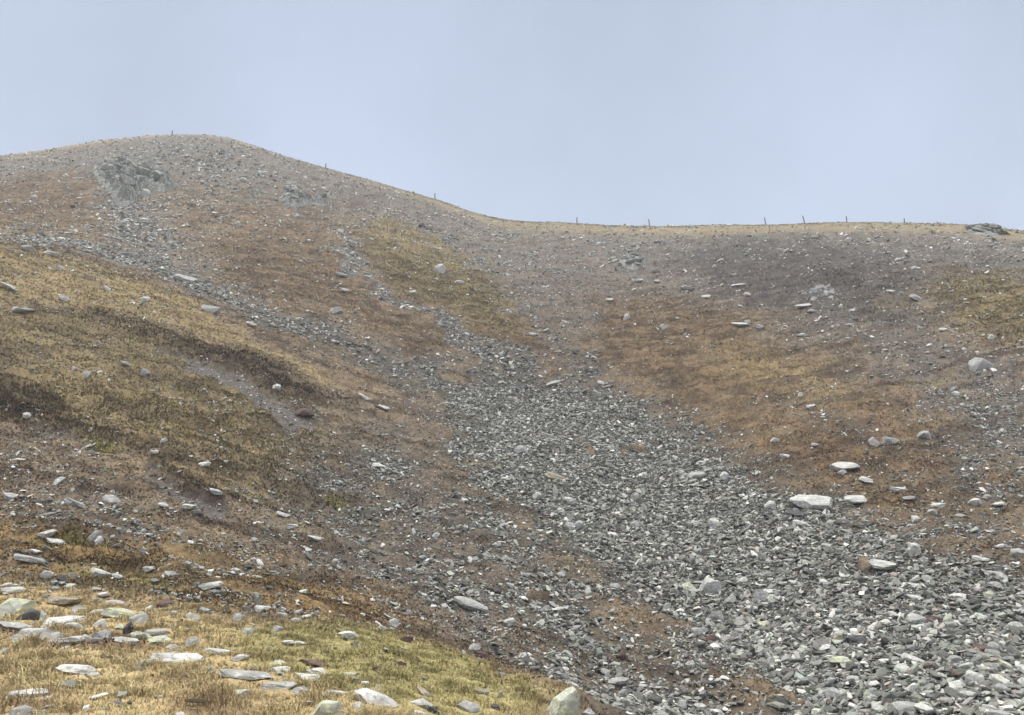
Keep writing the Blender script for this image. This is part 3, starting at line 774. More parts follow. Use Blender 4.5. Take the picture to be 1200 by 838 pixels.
ROCKS = [
 # near knoll, left: u, v, w, h, kind, style, roll, label
 (14,711,36,20,'l','b',0,'chunky greenish-lichened boulder cut by the left edge of the picture'),
 (38,720,26,13,'d','b',.1,'dark broken block right beside the greenish-lichened boulder at left edge'),
 (53,724,13,14,'p','w',.2,'pale upright splinter between dark broken block and long pale slab'),
 (76,727,44,13,'p','s',.05,'long pale slab with dark gap under its right end, above the twin slabs'),
 (88,734,18,10,'p','b',.2,'pale tilted block propped under the right end of the long pale slab'),
 (74,705,32,10,'t','s',.04,'flat tan-grey slab lying in grass above the long pale slab'),
 (92,713,13,8,'g','b',0,'small rounded grey stone touching the right end of flat tan-grey slab'),
 (14,734,34,10,'g','s',.08,'flat bluish-grey slab at left edge beside the dark heather patch'),
 (43,743,44,18,'p','b',.1,'high-topped pale block forming the left half of the twin slabs'),
 (78,749,36,10,'p','s',0,'low pale slab forming the right half of the twin slabs'),
 (101,748,13,9,'p','b',0,'small pale stone at the right tip of the twin slabs'),
 (119,744,19,13,'g','b',.3,'grey wedge-like block with dark right side above the heather patch'),
 (145,720,44,16,'l','s',.12,'sloping whitish lichened slab, the broad one above the yellow-spotted rock'),
 (163,725,20,12,'g','b',0,'grey block at the right end of the sloping whitish lichened slab'),
 (116,717,16,8,'p','s',.1,'low pale stone at the left end of the sloping whitish lichened slab'),
 (135,706,24,7,'g','s',.1,'flat slab with dark top edge just above the sloping whitish lichened slab'),
 (120,699,12,5,'p','s',0,'thin pale flake above and left of the slab with dark top edge'),
 (113,703,9,5,'g','s',0,'tiny grey flake left of the slab with dark top edge'),
 (116,731,14,12,'p','b',0,'rounded pale stone in the grass below the sloping whitish lichened slab'),
 (151,736,12,16,'d','b',.1,'dark upright block standing right of the yellow lichen cushion'),
 (141,734,10,8,'l','b',0,'small bright yellow-lichened stone against the dark upright block'),
 (164,744,22,13,'l','s',.1,'greenish lichened slab below the dark upright block'),
 (186,741,30,9,'g','s',.08,'flat grey slab with pale rim right of the dark upright block'),
 (186,750,30,10,'l','s',-.05,'greenish slab tucked under the flat grey slab with pale rim'),
 (148,751,28,6,'p','s',.2,'thin pale slab slanting below the greenish lichened slab'),
 (203,758,16,9,'p','b',0,'pale block at the upper edge of the largest white slab'),
 (207,770,56,16,'p','s',.04,'largest white slab on the knoll, flat and wide in the grass'),
 (233,774,16,10,'g','s',.5,'grey piece broken off the right end of the largest white slab'),
 (225,754,14,14,'g','b',0,'mossy grey block standing above the right part of largest white slab'),
 (256,763,30,9,'p','s',.15,'white overhanging slab with a dark shadow beneath it'),
 (281,769,19,8,'p','s',0,'white oval slab right of the white overhanging slab'),
 (288,789,58,13,'g','s',.1,'long flat grey slab half sunk in grass below the white oval slab'),
 (247,784,10,8,'g','b',0,'small grey stone at the left end of the long half-sunk grey slab'),
 (92,783,44,15,'p','s',.25,'pale weathered slab alone in the straw below the heather patch'),
 (109,791,12,6,'p','s',0,'small pale flake at the right tip of the pale weathered slab'),
 (32,811,38,9,'p','s',.05,'white slab low in the straw at the lower left'),
 (54,819,12,7,'p','s',0,'small white stone at the right end of the low white slab'),
 (141,773,14,5,'g','s',0,'single thin grey stone in grass right of the heather patch'),
 (155,811,11,6,'p','b',.2,'pale stone in the small dark heath spot of the straw field'),
 (284,813,20,13,'l','b',0,'rounded cream-lichened boulder alone in the lower grass'),
 (25,832,20,10,'g','b',0,'grey rounded stone at the bottom in dark heath, left corner'),
 (35,655,30,8,'g','s',.2,'dark layered slabs heap with white top at left above the knoll'),
 (41,647,13,6,'p','s',0,'white cap stone on the dark layered heap at left'),
 (50,658,20,6,'d','s',.5,'dark slanting slab on the right flank of the layered heap'),
 (53,628,20,7,'p','s',-.3,'white-edged slab tilted up, upper end of the fallen twin plank stones'),
 (68,636,24,5,'p','s',.25,'long plank-like pale stone pointing down right'),
 (112,628,14,14,'g','b',.5,'grey leaning block in the mossy brown hollow at left'),
 (116,633,9,9,'p','b',.3,'pale chip at the foot of the grey leaning block'),
 (55,674,13,7,'p','b',0,'white isolated stone in the grass above the tan-grey slab'),
 (118,671,22,8,'p','s',.1,'pale flat stone in the dark moss strip above the knoll rocks'),
 (136,676,12,6,'p','s',.2,'small pale stone just right of the flat stone in dark moss'),
 (199,672,13,8,'p','s',.15,'white-topped stone in rust-brown heath above the brown cluster'),
 (174,666,14,6,'g','s',0,'grey flat stone left of the white-topped stone in rusty heath'),
 (247,686,26,9,'p','s',-.1,'pale pointed slab with brown shadow in the rust-brown heath'),
 (276,668,12,8,'p','s',.4,'pale tilted stone on the rusty slope above the pale pointed slab'),
 (198,708,24,12,'r','b',.2,'reddish-brown broken block heading the brown rock cluster'),
 (202,718,14,6,'p','s',0,'pale flake under the reddish-brown broken block'),
 (226,722,16,10,'p','b',.2,'pale block right of the reddish-brown broken block'),
 (240,715,13,8,'g','s',.3,'grey stone at the right end of the brown rock cluster'),
 (262,712,12,7,'r','s',0,'small brownish stone right of the brown rock cluster'),
 (281,722,14,9,'g','b',0,'grey stone in green-yellow grass beyond the brown rock cluster'),
 (292,738,16,8,'p','s',0,'pale slab in green-yellow grass left of the yellow ridge of grass'),
 (7,763,10,5,'p','s',0,'small white flake at left edge below the dark heather'),
 (8,685,14,7,'p','s',0,'pale slab at left edge above the greenish-lichened boulder'),
 (17,692,22,6,'p','s',.1,'long thin pale slab at left above the greenish-lichened boulder'),
 # near knoll, centre
 (308,715,18,9,'p','s',.25,'white slab at the upper edge of the yellow-green grass'),
 (331,721,12,6,'p','s',.1,'white-topped small stone right of the slab at the grass edge'),
 (347,727,14,6,'p','s',-.1,'flat pale stone, third along the upper grass edge'),
 (360,722,10,5,'p','s',-.2,'small pale stone above the flat pale stone at the grass edge'),
 (325,736,12,7,'g','b',0,'greyish round stone in grass below the white-topped small stone'),
 (406,743,26,10,'p','s',.1,'pale pointed stone on the crest of the yellow-green grass'),
 (396,738,10,6,'d','b',0,'dark small stone behind the pale pointed stone on the grass crest'),
 (434,745,16,7,'t','s',.15,'tan slab right of the pale pointed stone on the grass crest'),
 (337,752,16,6,'p','s',0,'left one of two pale slabs side by side in the green grass'),
 (352,753,14,6,'p','s',0,'right one of two pale slabs side by side in the green grass'),
 (327,777,15,8,'l','b',0,'lichened grey rock behind the white slab in mid grass'),
 (328,784,26,8,'p','s',.05,'white flat slab in mid grass, below the lichened grey rock'),
 (372,787,26,9,'p','s',.1,'pale block at the right end of the grey-topped slab pair'),
 (366,778,34,7,'r','s',.05,'purple-grey thin slab behind the grey-topped slab pair'),
 (360,793,30,9,'p','s',.1,'grey-topped slab of the slab pair, front piece'),
 (304,792,14,8,'p','s',0,'small white slab just right of the long half-sunk grey slab'),
 (353,809,22,11,'g','b',0,'grey humped rock left of the flat lilac-grey slab'),
 (325,803,44,10,'g','s',0,'broad grey slab hidden in grass left of the grey humped rock'),
 (392,811,32,9,'g','s',.1,'flat lilac-grey slab with dark end in the straw'),
 (441,820,52,20,'p','s',.28,'big streaked grey slab sloping to the right near the bottom'),
 (421,826,18,9,'g','b',.1,'grey stone at the lower left of the big streaked slab'),
 (385,830,40,22,'l','b',0,'mossy boulder with cream lichen on its top at the bottom edge'),
 (493,823,26,12,'p','b',0,'pale double-topped rock right of the big streaked slab'),
 (506,831,12,8,'d','b',0,'dark stone leaning on the pale double-topped rock'),
 (491,836,20,8,'p','s',0,'pale slab in front of the pale double-topped rock'),
 (549,827,28,14,'g','b',.1,'grey mottled boulder in grass near the bottom middle'),
 (468,778,16,8,'r','b',.3,'brownish rock sticking out of the middle of the yellow grass'),
 (440,783,10,7,'r','b',0,'small brownish rock left of the one in the yellow grass'),
 (430,800,14,6,'p','s',0,'small white slab flush with the yellow grass'),
 (408,790,26,7,'g','s',0,'long faint grey slab in grass right of the slab pair'),
 (496,812,20,8,'t','s',.5,'tan half-buried slab in grass above the pale double-topped rock'),
 (443,807,16,10,'t','b',0,'lichened tan stone on top of the big streaked slab'),
 (565,810,18,7,'t','s',0,'faint tan slab in the yellow grass near its right end'),
 (587,813,8,9,'t','b',0,'small upright tan stone at the right end of the yellow grass'),
 (580,828,12,8,'d','b',0,'dark small block near the bottom right of the yellow grass'),
 (655,828,50,36,'l','w',-.1,'big yellow-green lichened boulder rising at the bottom edge'),
 (689,836,18,10,'g','b',0,'grey rock beside the foot of the big yellow-green boulder'),
 # slope just behind the knoll
 (478,747,14,12,'r','s',-.5,'reddish slab tilted up behind the yellow grass crest'),
 (481,757,10,5,'p','s',0,'white stone below the reddish tilted slab'),
 (461,729,13,13,'p','b',0,'pale upright block in brown heath above the tan slab'),
 (448,735,10,6,'p','b',0,'white stone left of the foot of the pale upright block'),
 (551,709,40,11,'g','s',.22,'long narrow grey slab slanting down across brown heath'),
 (593,709,11,7,'p','b',.2,'pale stone with dark side, right of the long slanting grey slab'),
 (597,728,14,10,'p','s',-.2,'pale slab left of the green scree margin'),
 (516,764,12,6,'p','s',0,'pale flat stone on the heath just above the yellow grass'),
 (556,770,14,8,'g','b',.2,'grey stone on the heath above the right part of yellow grass'),
 (565,779,16,8,'r','b',0,'reddish round rock above the right end of yellow grass'),
 (597,794,14,7,'p','s',0,'pale slab where the yellow grass meets the scree'),
 # left slope
 (342,617,15,7,'p','s',.15,'white slab, largest of the row beside the lower bare soil'),
 (332,603,16,5,'p','s',.25,'long white stone slanting above the row beside the bare soil'),
 (370,630,20,7,'p','s',.1,'pale slab at the lower right end of the row beside the bare soil'),
 (395,625,9,6,'p','s',.5,'white tilted stone right of the row beside the bare soil'),
 (445,547,18,4,'p','s',.1,'thin white plank stone in the brown streaked slope'),
 (428,466,18,5,'p','s',.5,'thin white stone slanting in the brown slope left of the scree'),
 (449,478,20,5,'p','s',.2,'long white sliver just below the slanting thin white stone'),
 (357,483,22,10,'r','b',.15,'dark maroon boulder lying on the upper bare soil'),
 (366,487,7,5,'p','b',0,'small pale stone stuck to the right end of the maroon boulder'),
 (324,453,9,7,'p','b',0,'bright white stone on the dark bank above the maroon boulder'),
 (9,337,20,7,'p','s',.3,'large white slab high on the tan shoulder at the left edge'),
 (27,364,20,8,'p','s',.1,'white slab below the one at the left edge of the tan shoulder'),
 (76,349,14,6,'p','s',.15,'white slab in the tan grass of the shoulder, right of two edge slabs'),
 (125,338,9,5,'p','s',.6,'small white stone slanting on top of the tan shoulder'),
 (169,350,11,7,'p','w',.4,'white pointed stone on the right side of the tan shoulder'),
 (246,362,20,9,'g','b',.2,'grey block on the right margin of the tan shoulder'),
 (294,380,12,5,'p','s',.2,'pale stone on the margin right of the grey shoulder block'),
 (171,436,10,8,'g','b',0,'greenish grey stone below the dark heath bank'),
 (146,426,13,5,'p','s',.2,'white flat stone left of the greenish grey stone'),
 (101,439,8,8,'p','b',0,'white blocky stone in olive grass at left'),
 (87,432,6,5,'p','b',0,'small white stone left of the blocky one in olive grass'),
 (192,516,8,5,'p','b',0,'white stone in yellow moss grass above the lower bare soil'),
 (180,531,10,5,'p','s',0,'white slab at the head of the lower bare soil'),
 (240,543,13,7,'p','s',-.3,'white tilted slab above the mossy patch right of the lower bare soil'),
 (253,576,16,6,'p','s',.1,'white slab on the dark rim of the lower bare soil'),
 (221,594,14,8,'p','s',.1,'white-topped slab at the left side of the lower bare soil'),
 (191,592,11,6,'p','s',.1,'white stone left of the white-topped slab by the bare soil'),
 (231,601,12,6,'d','b',.3,'dark block right under the white-topped slab by the bare soil'),
 (179,557,9,5,'r','b',0,'small maroon stone lying on the lower bare soil'),
 (11,582,14,7,'p','b',.1,'pale humped stone near the left edge, level with the lower soil'),
 (70,563,12,7,'p','b',0,'white blocky stone in the grey-brown stony strip at left'),
 (131,586,20,10,'g','b',.2,'heap-like grey block in the stony strip left of the soil'),
 (88,590,22,8,'g','s',.4,'grey slab pile sliding in the stony strip near the left'),
 (22,539,12,4,'p','s',0,'flat white slab near the left edge in the dark stony hollow'),
 (32,487,8,6,'p','b',0,'white stone in the dark heath at the left edge'),
 (544,585,9,6,'p','s',.3,'white stone on the brown margin left of the scree fan'),
 (511,628,9,7,'p','b',.2,'white stone in the brown slope below the scree margin'),
 (517,607,9,5,'r','s',0,'maroon stone in the brown slope left of the scree'),
 (592,561,14,7,'p','s',.1,'pale slab at the left margin of the fan'),
 (60,297,16,5,'p','s',0,'pale slab in the scree strip above the tan shoulder'),
 (33,291,13,7,'g','b',0,'grey block in the scree strip at the far left'),
 (70,314,9,5,'g','b',.3,'small dark-sided stone on the brow of the tan shoulder'),
 (217,326,25,9,'p','s',.15,'largest pale boulder of the upper scree strip'),
 (202,285,10,5,'p','b',0,'white stone in the gully below the slanting crag'),
 (40,231,9,5,'p','b',.1,'white stone on the rusty slope left of the slanting crag'),
 (170,226,11,9,'p','b',.3,'pale block at the foot of the slanting crag'),
 (207,217,5,5,'p','b',0,'bright white stone at the right end of the slanting crag'),
 (400,322,14,6,'p','s',.1,'pale slab in the narrow stone gully in the middle'),
 (415,286,10,6,'g','b',.3,'grey block at the top of the narrow stone gully'),
 (515,314,16,12,'p','b',.1,'pale grey boulder standing out on the olive slope'),
 (495,264,10,6,'d','b',.3,'dark jutting block under the ridge slope'),
 (503,269,8,4,'d','s',.2,'dark flat block right of the jutting one under the ridge slope'),
 (538,330,12,5,'p','s',0,'pale flat stone right of the boulder on the olive slope'),
 (483,342,10,4,'p','b',0,'small pale stone below left of the boulder on the olive slope'),
 (403,340,12,5,'p','s',.2,'pale slab lower down in the narrow stone gully'),
 (395,362,16,7,'g','b',0,'grey block beside the upper scree in the middle'),
 # crest, right
 (772,283,12,4,'p','s',0,'white slab just below the saddle, right of the broken pile'),
 (702,286,9,6,'p','b',.3,'white stone below the saddle, left of the broken pile'),
 (682,276,9,4,'p','s',.2,'pale slab below the saddle, highest of those left of the pile'),
 (747,328,14,5,'p','s',0,'pale slab below the broken pile under the saddle'),
 (769,317,11,5,'p','s',-.1,'pale stone right below the broken pile under the saddle'),
 (770,329,8,4,'p','s',.2,'small white stone beside the slab below the broken pile'),
 (828,348,12,5,'p','s',0,'bright white slab at the upper edge of the rusty slope'),
 (805,337,16,6,'g','s',.3,'grey slanting slab left of the bright white slab'),
 (865,334,16,4,'p','s',0,'long white stone in the dark heath right of the bright white slab'),
 (860,322,10,5,'g','s',0,'grey slab above the long white stone in the dark heath'),
 (875,345,9,6,'p','b',0,'white stone below the long white stone in the dark heath'),
 (838,312,7,4,'p','b',.3,'tiny white stone in upper dark heath'),
 (867,381,20,4,'p','s',.03,'long thin slab on the dark ledge in the rusty slope'),
 (890,383,12,6,'p','s',.1,'white slab right of the long thin slab on the ledge'),
 (876,377,7,5,'p','b',0,'small white stone above the gap of the ledge slabs'),
 (735,371,9,7,'p','b',.2,'pale stone at the top of the rusty slope'),
 (777,383,10,5,'p','b',.2,'pale stone in the upper rusty slope below the bright white slab'),
 (715,352,10,4,'p','s',0,'pale flat stone on the stony saddle slope'),
 (624,392,14,5,'p','s',.1,'white slab between the two brown lobes'),
 (640,387,9,5,'g','s',-.4,'grey tilted stone right of the slab between the brown lobes'),
 (941,360,20,5,'p','s',.1,'white slab below the pale broken outcrop'),
 (952,364,10,5,'p','s',.1,'white block at the right end of slab below the outcrop'),
 (943,344,6,4,'p','b',0,'small white stone left of the pale broken outcrop'),
 (986,359,5,6,'p','b',0,'white upright stone right of the pale broken outcrop'),
 (999,364,7,4,'p','b',0,'white stone at the foot of the small brown hollow'),
 (993,281,9,6,'p','b',0,'pale round boulder just below the ridge posts'),
 (1053,304,9,4,'p','b',0,'white humped stone in the dark heath below the short post'),
 (1071,314,6,4,'p','b',0,'small white stone right below the white humped stone'),
 (1076,350,17,6,'g','s',.5,'grey slab slanting with a dark shadow below it'),
 (1043,342,10,4,'p','s',0,'pale stone left of the grey slanting slab'),
 (955,278,8,4,'p','s',0,'pale stone below the most tilted post'),
 (940,393,13,4,'p','s',0,'pale flat stone at the right edge of the rusty slope'),
 (1105,386,8,4,'p','s',0,'pale stone on grey slope below the far right brown patch'),
 (1162,395,7,6,'p','b',.3,'white stone above the rounded grey boulder at right'),
 (1152,427,25,14,'g','b',.05,'rounded grey boulder standing alone on the right slope'),
 # right slope and scree fan
 (1120,462,9,6,'p','b',0,'white stone at the head of the right scree patch'),
 (1118,456,8,5,'g','b',0,'grey stone perched above the white one at the right scree patch'),
 (1127,475,6,4,'p','b',0,'white dot-like stone in the upper right scree patch'),
 (938,462,8,5,'p','b',0,'white stone in the tan middle of the rusty slope'),
 (950,477,10,5,'p','s',0,'pale slab in the small stone patch of the rusty slope'),
 (1015,563,16,6,'p','s',.2,'pale slab right of the white-topped flat block'),
 (990,547,30,8,'p','s',0,'white-topped flat block standing clear on the brown margin'),
 (986,554,12,6,'g','b',0,'grey support stone under the white-topped flat block'),
 (908,516,10,6,'p','b',0,'white stone in the lower rusty slope'),
 (920,535,12,6,'p','b',.3,'pale block in the lower rusty slope above the fan edge'),
 (955,522,8,5,'p','s',.2,'pale stone in the lower rusty slope left of the twin bedrock'),
 (1025,518,13,10,'g','b',.1,'left block of the twin grey bedrock on the right slope'),
 (1044,517,16,10,'g','b',0,'right block of the twin grey bedrock on the right slope'),
 (1084,509,14,8,'g','b',.2,'dark-sided block right of the twin grey bedrock'),
 (1052,572,18,6,'p','s',0,'white flat slab on the brown strip at right'),
 (1100,592,14,5,'p','s',0,'white slab with dark underside on the right brown strip'),
 (1092,600,10,6,'g','b',.2,'grey block under the white slab of the right brown strip'),
 (1142,588,12,7,'p','b',0,'pale block on the right brown strip'),
 (1066,585,12,5,'g','s',0,'grey slab right of the white flat slab on the brown strip'),
 (1170,592,13,5,'p','s',0,'pale slab at the right end of the brown strip'),
 (1074,608,10,6,'p','b',.3,'pale stone in the stony end of the brown strip'),
 (951,588,44,18,'p','b',.22,'largest pale boulder lying in the upper scree fan'),
 (902,592,12,10,'p','b',0,'rounded pale stone left of the largest boulder of the fan'),
 (1004,587,24,8,'p','s',.1,'flat pale slab right of the largest boulder of the fan'),
 (936,602,26,5,'d','s',.1,'thin dark slab beneath the largest boulder of the fan'),
 (937,613,14,8,'p','s',.1,'pale chip below the largest boulder of the fan'),
 (706,449,13,6,'p','s',.25,'white slab at the upper right edge of the fan'),
 (700,461,13,6,'g','b',.2,'grey block below the white slab at the upper edge of the fan'),
 (817,556,22,9,'g','s',-.1,'flat grey slab, widest near the upper right of the fan'),
 (830,549,14,8,'g','s',.3,'grey slab right above the widest flat slab in the upper fan'),
 (850,558,12,9,'p','b',.4,'pale block right of the widest flat slab in the upper fan'),
 (678,614,10,10,'p','b',.1,'white blocky stone in the left of the fan'),
 (667,617,13,11,'g','b',0,'grey stone touching the white blocky one in the left of the fan'),
 (838,613,16,9,'p','b',.3,'pale stone in the middle of the fan below the widest slab'),
 (745,614,13,9,'p','b',.3,'pale angular stone in the middle left of the fan'),
 (744,583,11,8,'p','b',0,'whitish stone above the pale angular stone of the fan'),
 (651,559,26,7,'t','s',.25,'tan-edged dark slab near the left margin of the fan'),
 (651,576,6,11,'p','b',0,'thin standing white stone below the tan-edged dark slab'),
 (629,581,11,10,'p','b',.4,'pale ringed stone left of the thin standing white stone'),
 (669,586,18,7,'p','s',.1,'pale slab right of the thin standing white stone'),
 (649,449,20,6,'g','s',-.3,'grey slanting slab near the head of the fan'),
 (611,526,16,9,'g','b',0,'grey rough block at the upper left margin of the fan'),
 (719,626,14,6,'p','s',.2,'pale slab at the lower left of the fan beside brown'),
 (755,596,9,10,'p','w',.3,'pointed pale stone right of whitish stone in the fan'),
 (831,687,24,20,'p','b',.35,'white boulder, most striking stone in the lower middle scree'),
 (808,689,16,12,'l','b',.1,'greenish boulder just left of the white striking boulder'),
 (856,701,15,12,'p','b',0,'pale grey rounded boulder right below the white striking boulder'),
 (826,706,12,7,'p','s',.3,'pale slab below the greenish boulder in the lower scree'),
 (840,723,17,13,'g','b',0,'grey boulder below the pale rounded one in the lower scree'),
 (823,717,12,7,'d','s',0,'dark slab left of the grey boulder in the lower scree'),
 (877,722,11,8,'t','b',0,'tan round stone in the lower scree'),
 (892,699,16,15,'g','b',.2,'large grey block right of the pale rounded boulder'),
 (880,713,15,9,'p','s',.1,'pale slab above the tan round stone'),
 (896,731,14,9,'l','s',.1,'yellowish lichened slab in the lower scree'),
 (818,740,16,10,'g','b',.1,'grey-brown hump left of the maroon stone in the lower scree'),
 (834,749,16,9,'r','b',.2,'maroon stone in the lower scree'),
 (832,800,13,9,'d','b',.4,'bluish-black stone low in the brown-tinged scree'),
 (787,748,9,5,'p','s',-.2,'white slab in the brown-tinged scree'),
 (763,770,9,5,'p','s',.1,'small pale slab in the brown-tinged scree, below the white one'),
 (722,687,14,7,'g','b',0,'bluish grey stone in the thin scree left of the striking boulder'),
 (655,713,12,6,'p','s',0,'pale slab in the mixed scree above the yellow boulder'),
 (730,768,14,9,'r','b',.3,'maroon block in the mixed scree above the grass tongue'),
 (725,797,24,9,'g','s',-.1,'long grey slab low in the mixed scree right of the yellow boulder'),
 (697,813,16,9,'p','s',.3,'pale slab among dark stones right of the yellow boulder'),
 (706,823,12,8,'l','b',.3,'cream-lichened stone right of the yellow boulder'),
 (771,833,14,8,'p','b',.2,'pale stone at the bottom below the long grey slab'),
 (820,827,13,8,'p','s',.2,'pale stone at the bottom in front of a brown turf spot'),
 (800,826,10,10,'p','b',0,'upright pale stone at the bottom left of the brown turf spot'),
 (840,834,14,9,'p','s',.2,'pale slab at the bottom right of the brown turf spot'),
 (1034,664,28,8,'p','s',.2,'pinkish-white slab below a tan turf spot in the fan'),
 (1072,643,14,12,'p','b',.1,'white block above and right of the pinkish-white slab'),
 (1083,657,10,9,'g','s',.6,'grey tilted stone below the white block'),
 (1161,697,11,8,'l','b',0,'yellow-green lichened stone in the right of the fan'),
 (1165,686,14,8,'g','s',.1,'grey slab above the yellow-green lichened stone'),
 (1066,685,20,6,'p','s',0,'long pale slab below the pinkish-white slab'),
 (1070,700,12,7,'p','s',.2,'pale stone below the long pale slab in the fan'),
 (1123,700,16,5,'p','s',0,'thin pale slab left of the yellow-green lichened stone'),
 (1169,674,22,8,'g','s',.35,'grey slab slanting near the right edge of the fan'),
 (1075,725,18,11,'p','b',.1,'white boulder beside the dark reddish one in the right fan'),
 (1095,728,20,10,'r','b',.1,'dark reddish boulder beside the white one in the right fan'),
 (1109,733,11,6,'p','b',0,'white stone right of the dark reddish boulder'),
 (1007,749,30,10,'d','s',.2,'bluish dark slab with a white tip in the lower fan'),
 (1008,746,16,4,'p','s',.25,'white plate lying on the bluish dark slab'),
 (982,748,12,10,'t','b',0,'brownish stone left of the bluish dark slab'),
 (1070,772,22,11,'p','s',.3,'whitish slab in the lower right fan'),
 (1089,782,12,8,'r','b',.1,'brownish pentagon-like stone right of the whitish slab'),
 (1116,775,14,12,'g','b',.3,'grey wedge block right of the brownish stone'),
 (1150,762,18,10,'r','s',.1,'pinkish grey slab in the lower right fan'),
 (1166,760,14,12,'g','b',.2,'grey block right of the pinkish grey slab'),
 (1143,795,19,12,'p','b',.5,'pale long block tilted down right near the lower right'),
 (1178,780,18,10,'l','s',.2,'greenish slab near the right edge, low in the fan'),
 (1138,815,24,12,'g','s',.15,'dark grey slab with white edge near the lower right'),
 (1017,816,9,13,'l','b',0,'yellowish upright stone near the bottom of the fan'),
 (977,813,24,12,'g','b',.1,'grey flat-topped boulder left of the yellowish upright stone'),
 (1064,833,36,15,'g','b',.1,'large grey boulder at the bottom edge of the fan'),
 (1087,832,14,14,'l','b',0,'yellow-lichened block right of the large bottom boulder'),
 (986,776,24,10,'l','s',.1,'greenish pale slab in the lower fan left of whitish slab'),
 (1029,830,14,9,'p','s',0,'pale slab left of the large bottom boulder'),
 (922,733,16,7,'p','s',0,'pale slab right of the yellowish lichened slab in lower scree'),
 (966,682,14,7,'p','s',.1,'pale slab in the middle of the fan below the thin dark slab'),
 (905,694,20,7,'p','s',.1,'long pale stone right of the large grey block'),
 (1160,833,16,9,'p','b',.2,'pale block at the bottom right corner of the fan'),
 (1189,735,16,10,'p','b',.1,'pale block at the right edge of the fan'),
 (1150,655,16,8,'p','s',.1,'pale slab at the upper right border of the fan'),
 (1178,640,16,7,'p','s',.2,'pale slab right below the brown strip at the right edge'),
 (1192,648,14,8,'g','b',0,'grey block at the right edge beside the brown turf spot'),
]

for u, v, w, h, kind, style, roll, label in ROCKS:
    big = w * 1.0
    cat = 'boulder' if style in 'bw' and w >= 9 else ('slab' if style == 's' and w >= 14 else 'stone')
    name = {'boulder': 'boulder', 'slab': 'rock_slab', 'stone': 'stone'}[cat]
    grp = KN if (v > 695 and u < 620) else SF if (u > 600 and v > 520) or (v > 700) else CR if v < 345 and not (u < 300 and v > 285) else SL if u < 600 else RW
    place_rock(u, v, w, h, kind, style, label, cat, name, grp, roll)
grass()
print('rocks', count[0], time.time() - T0)

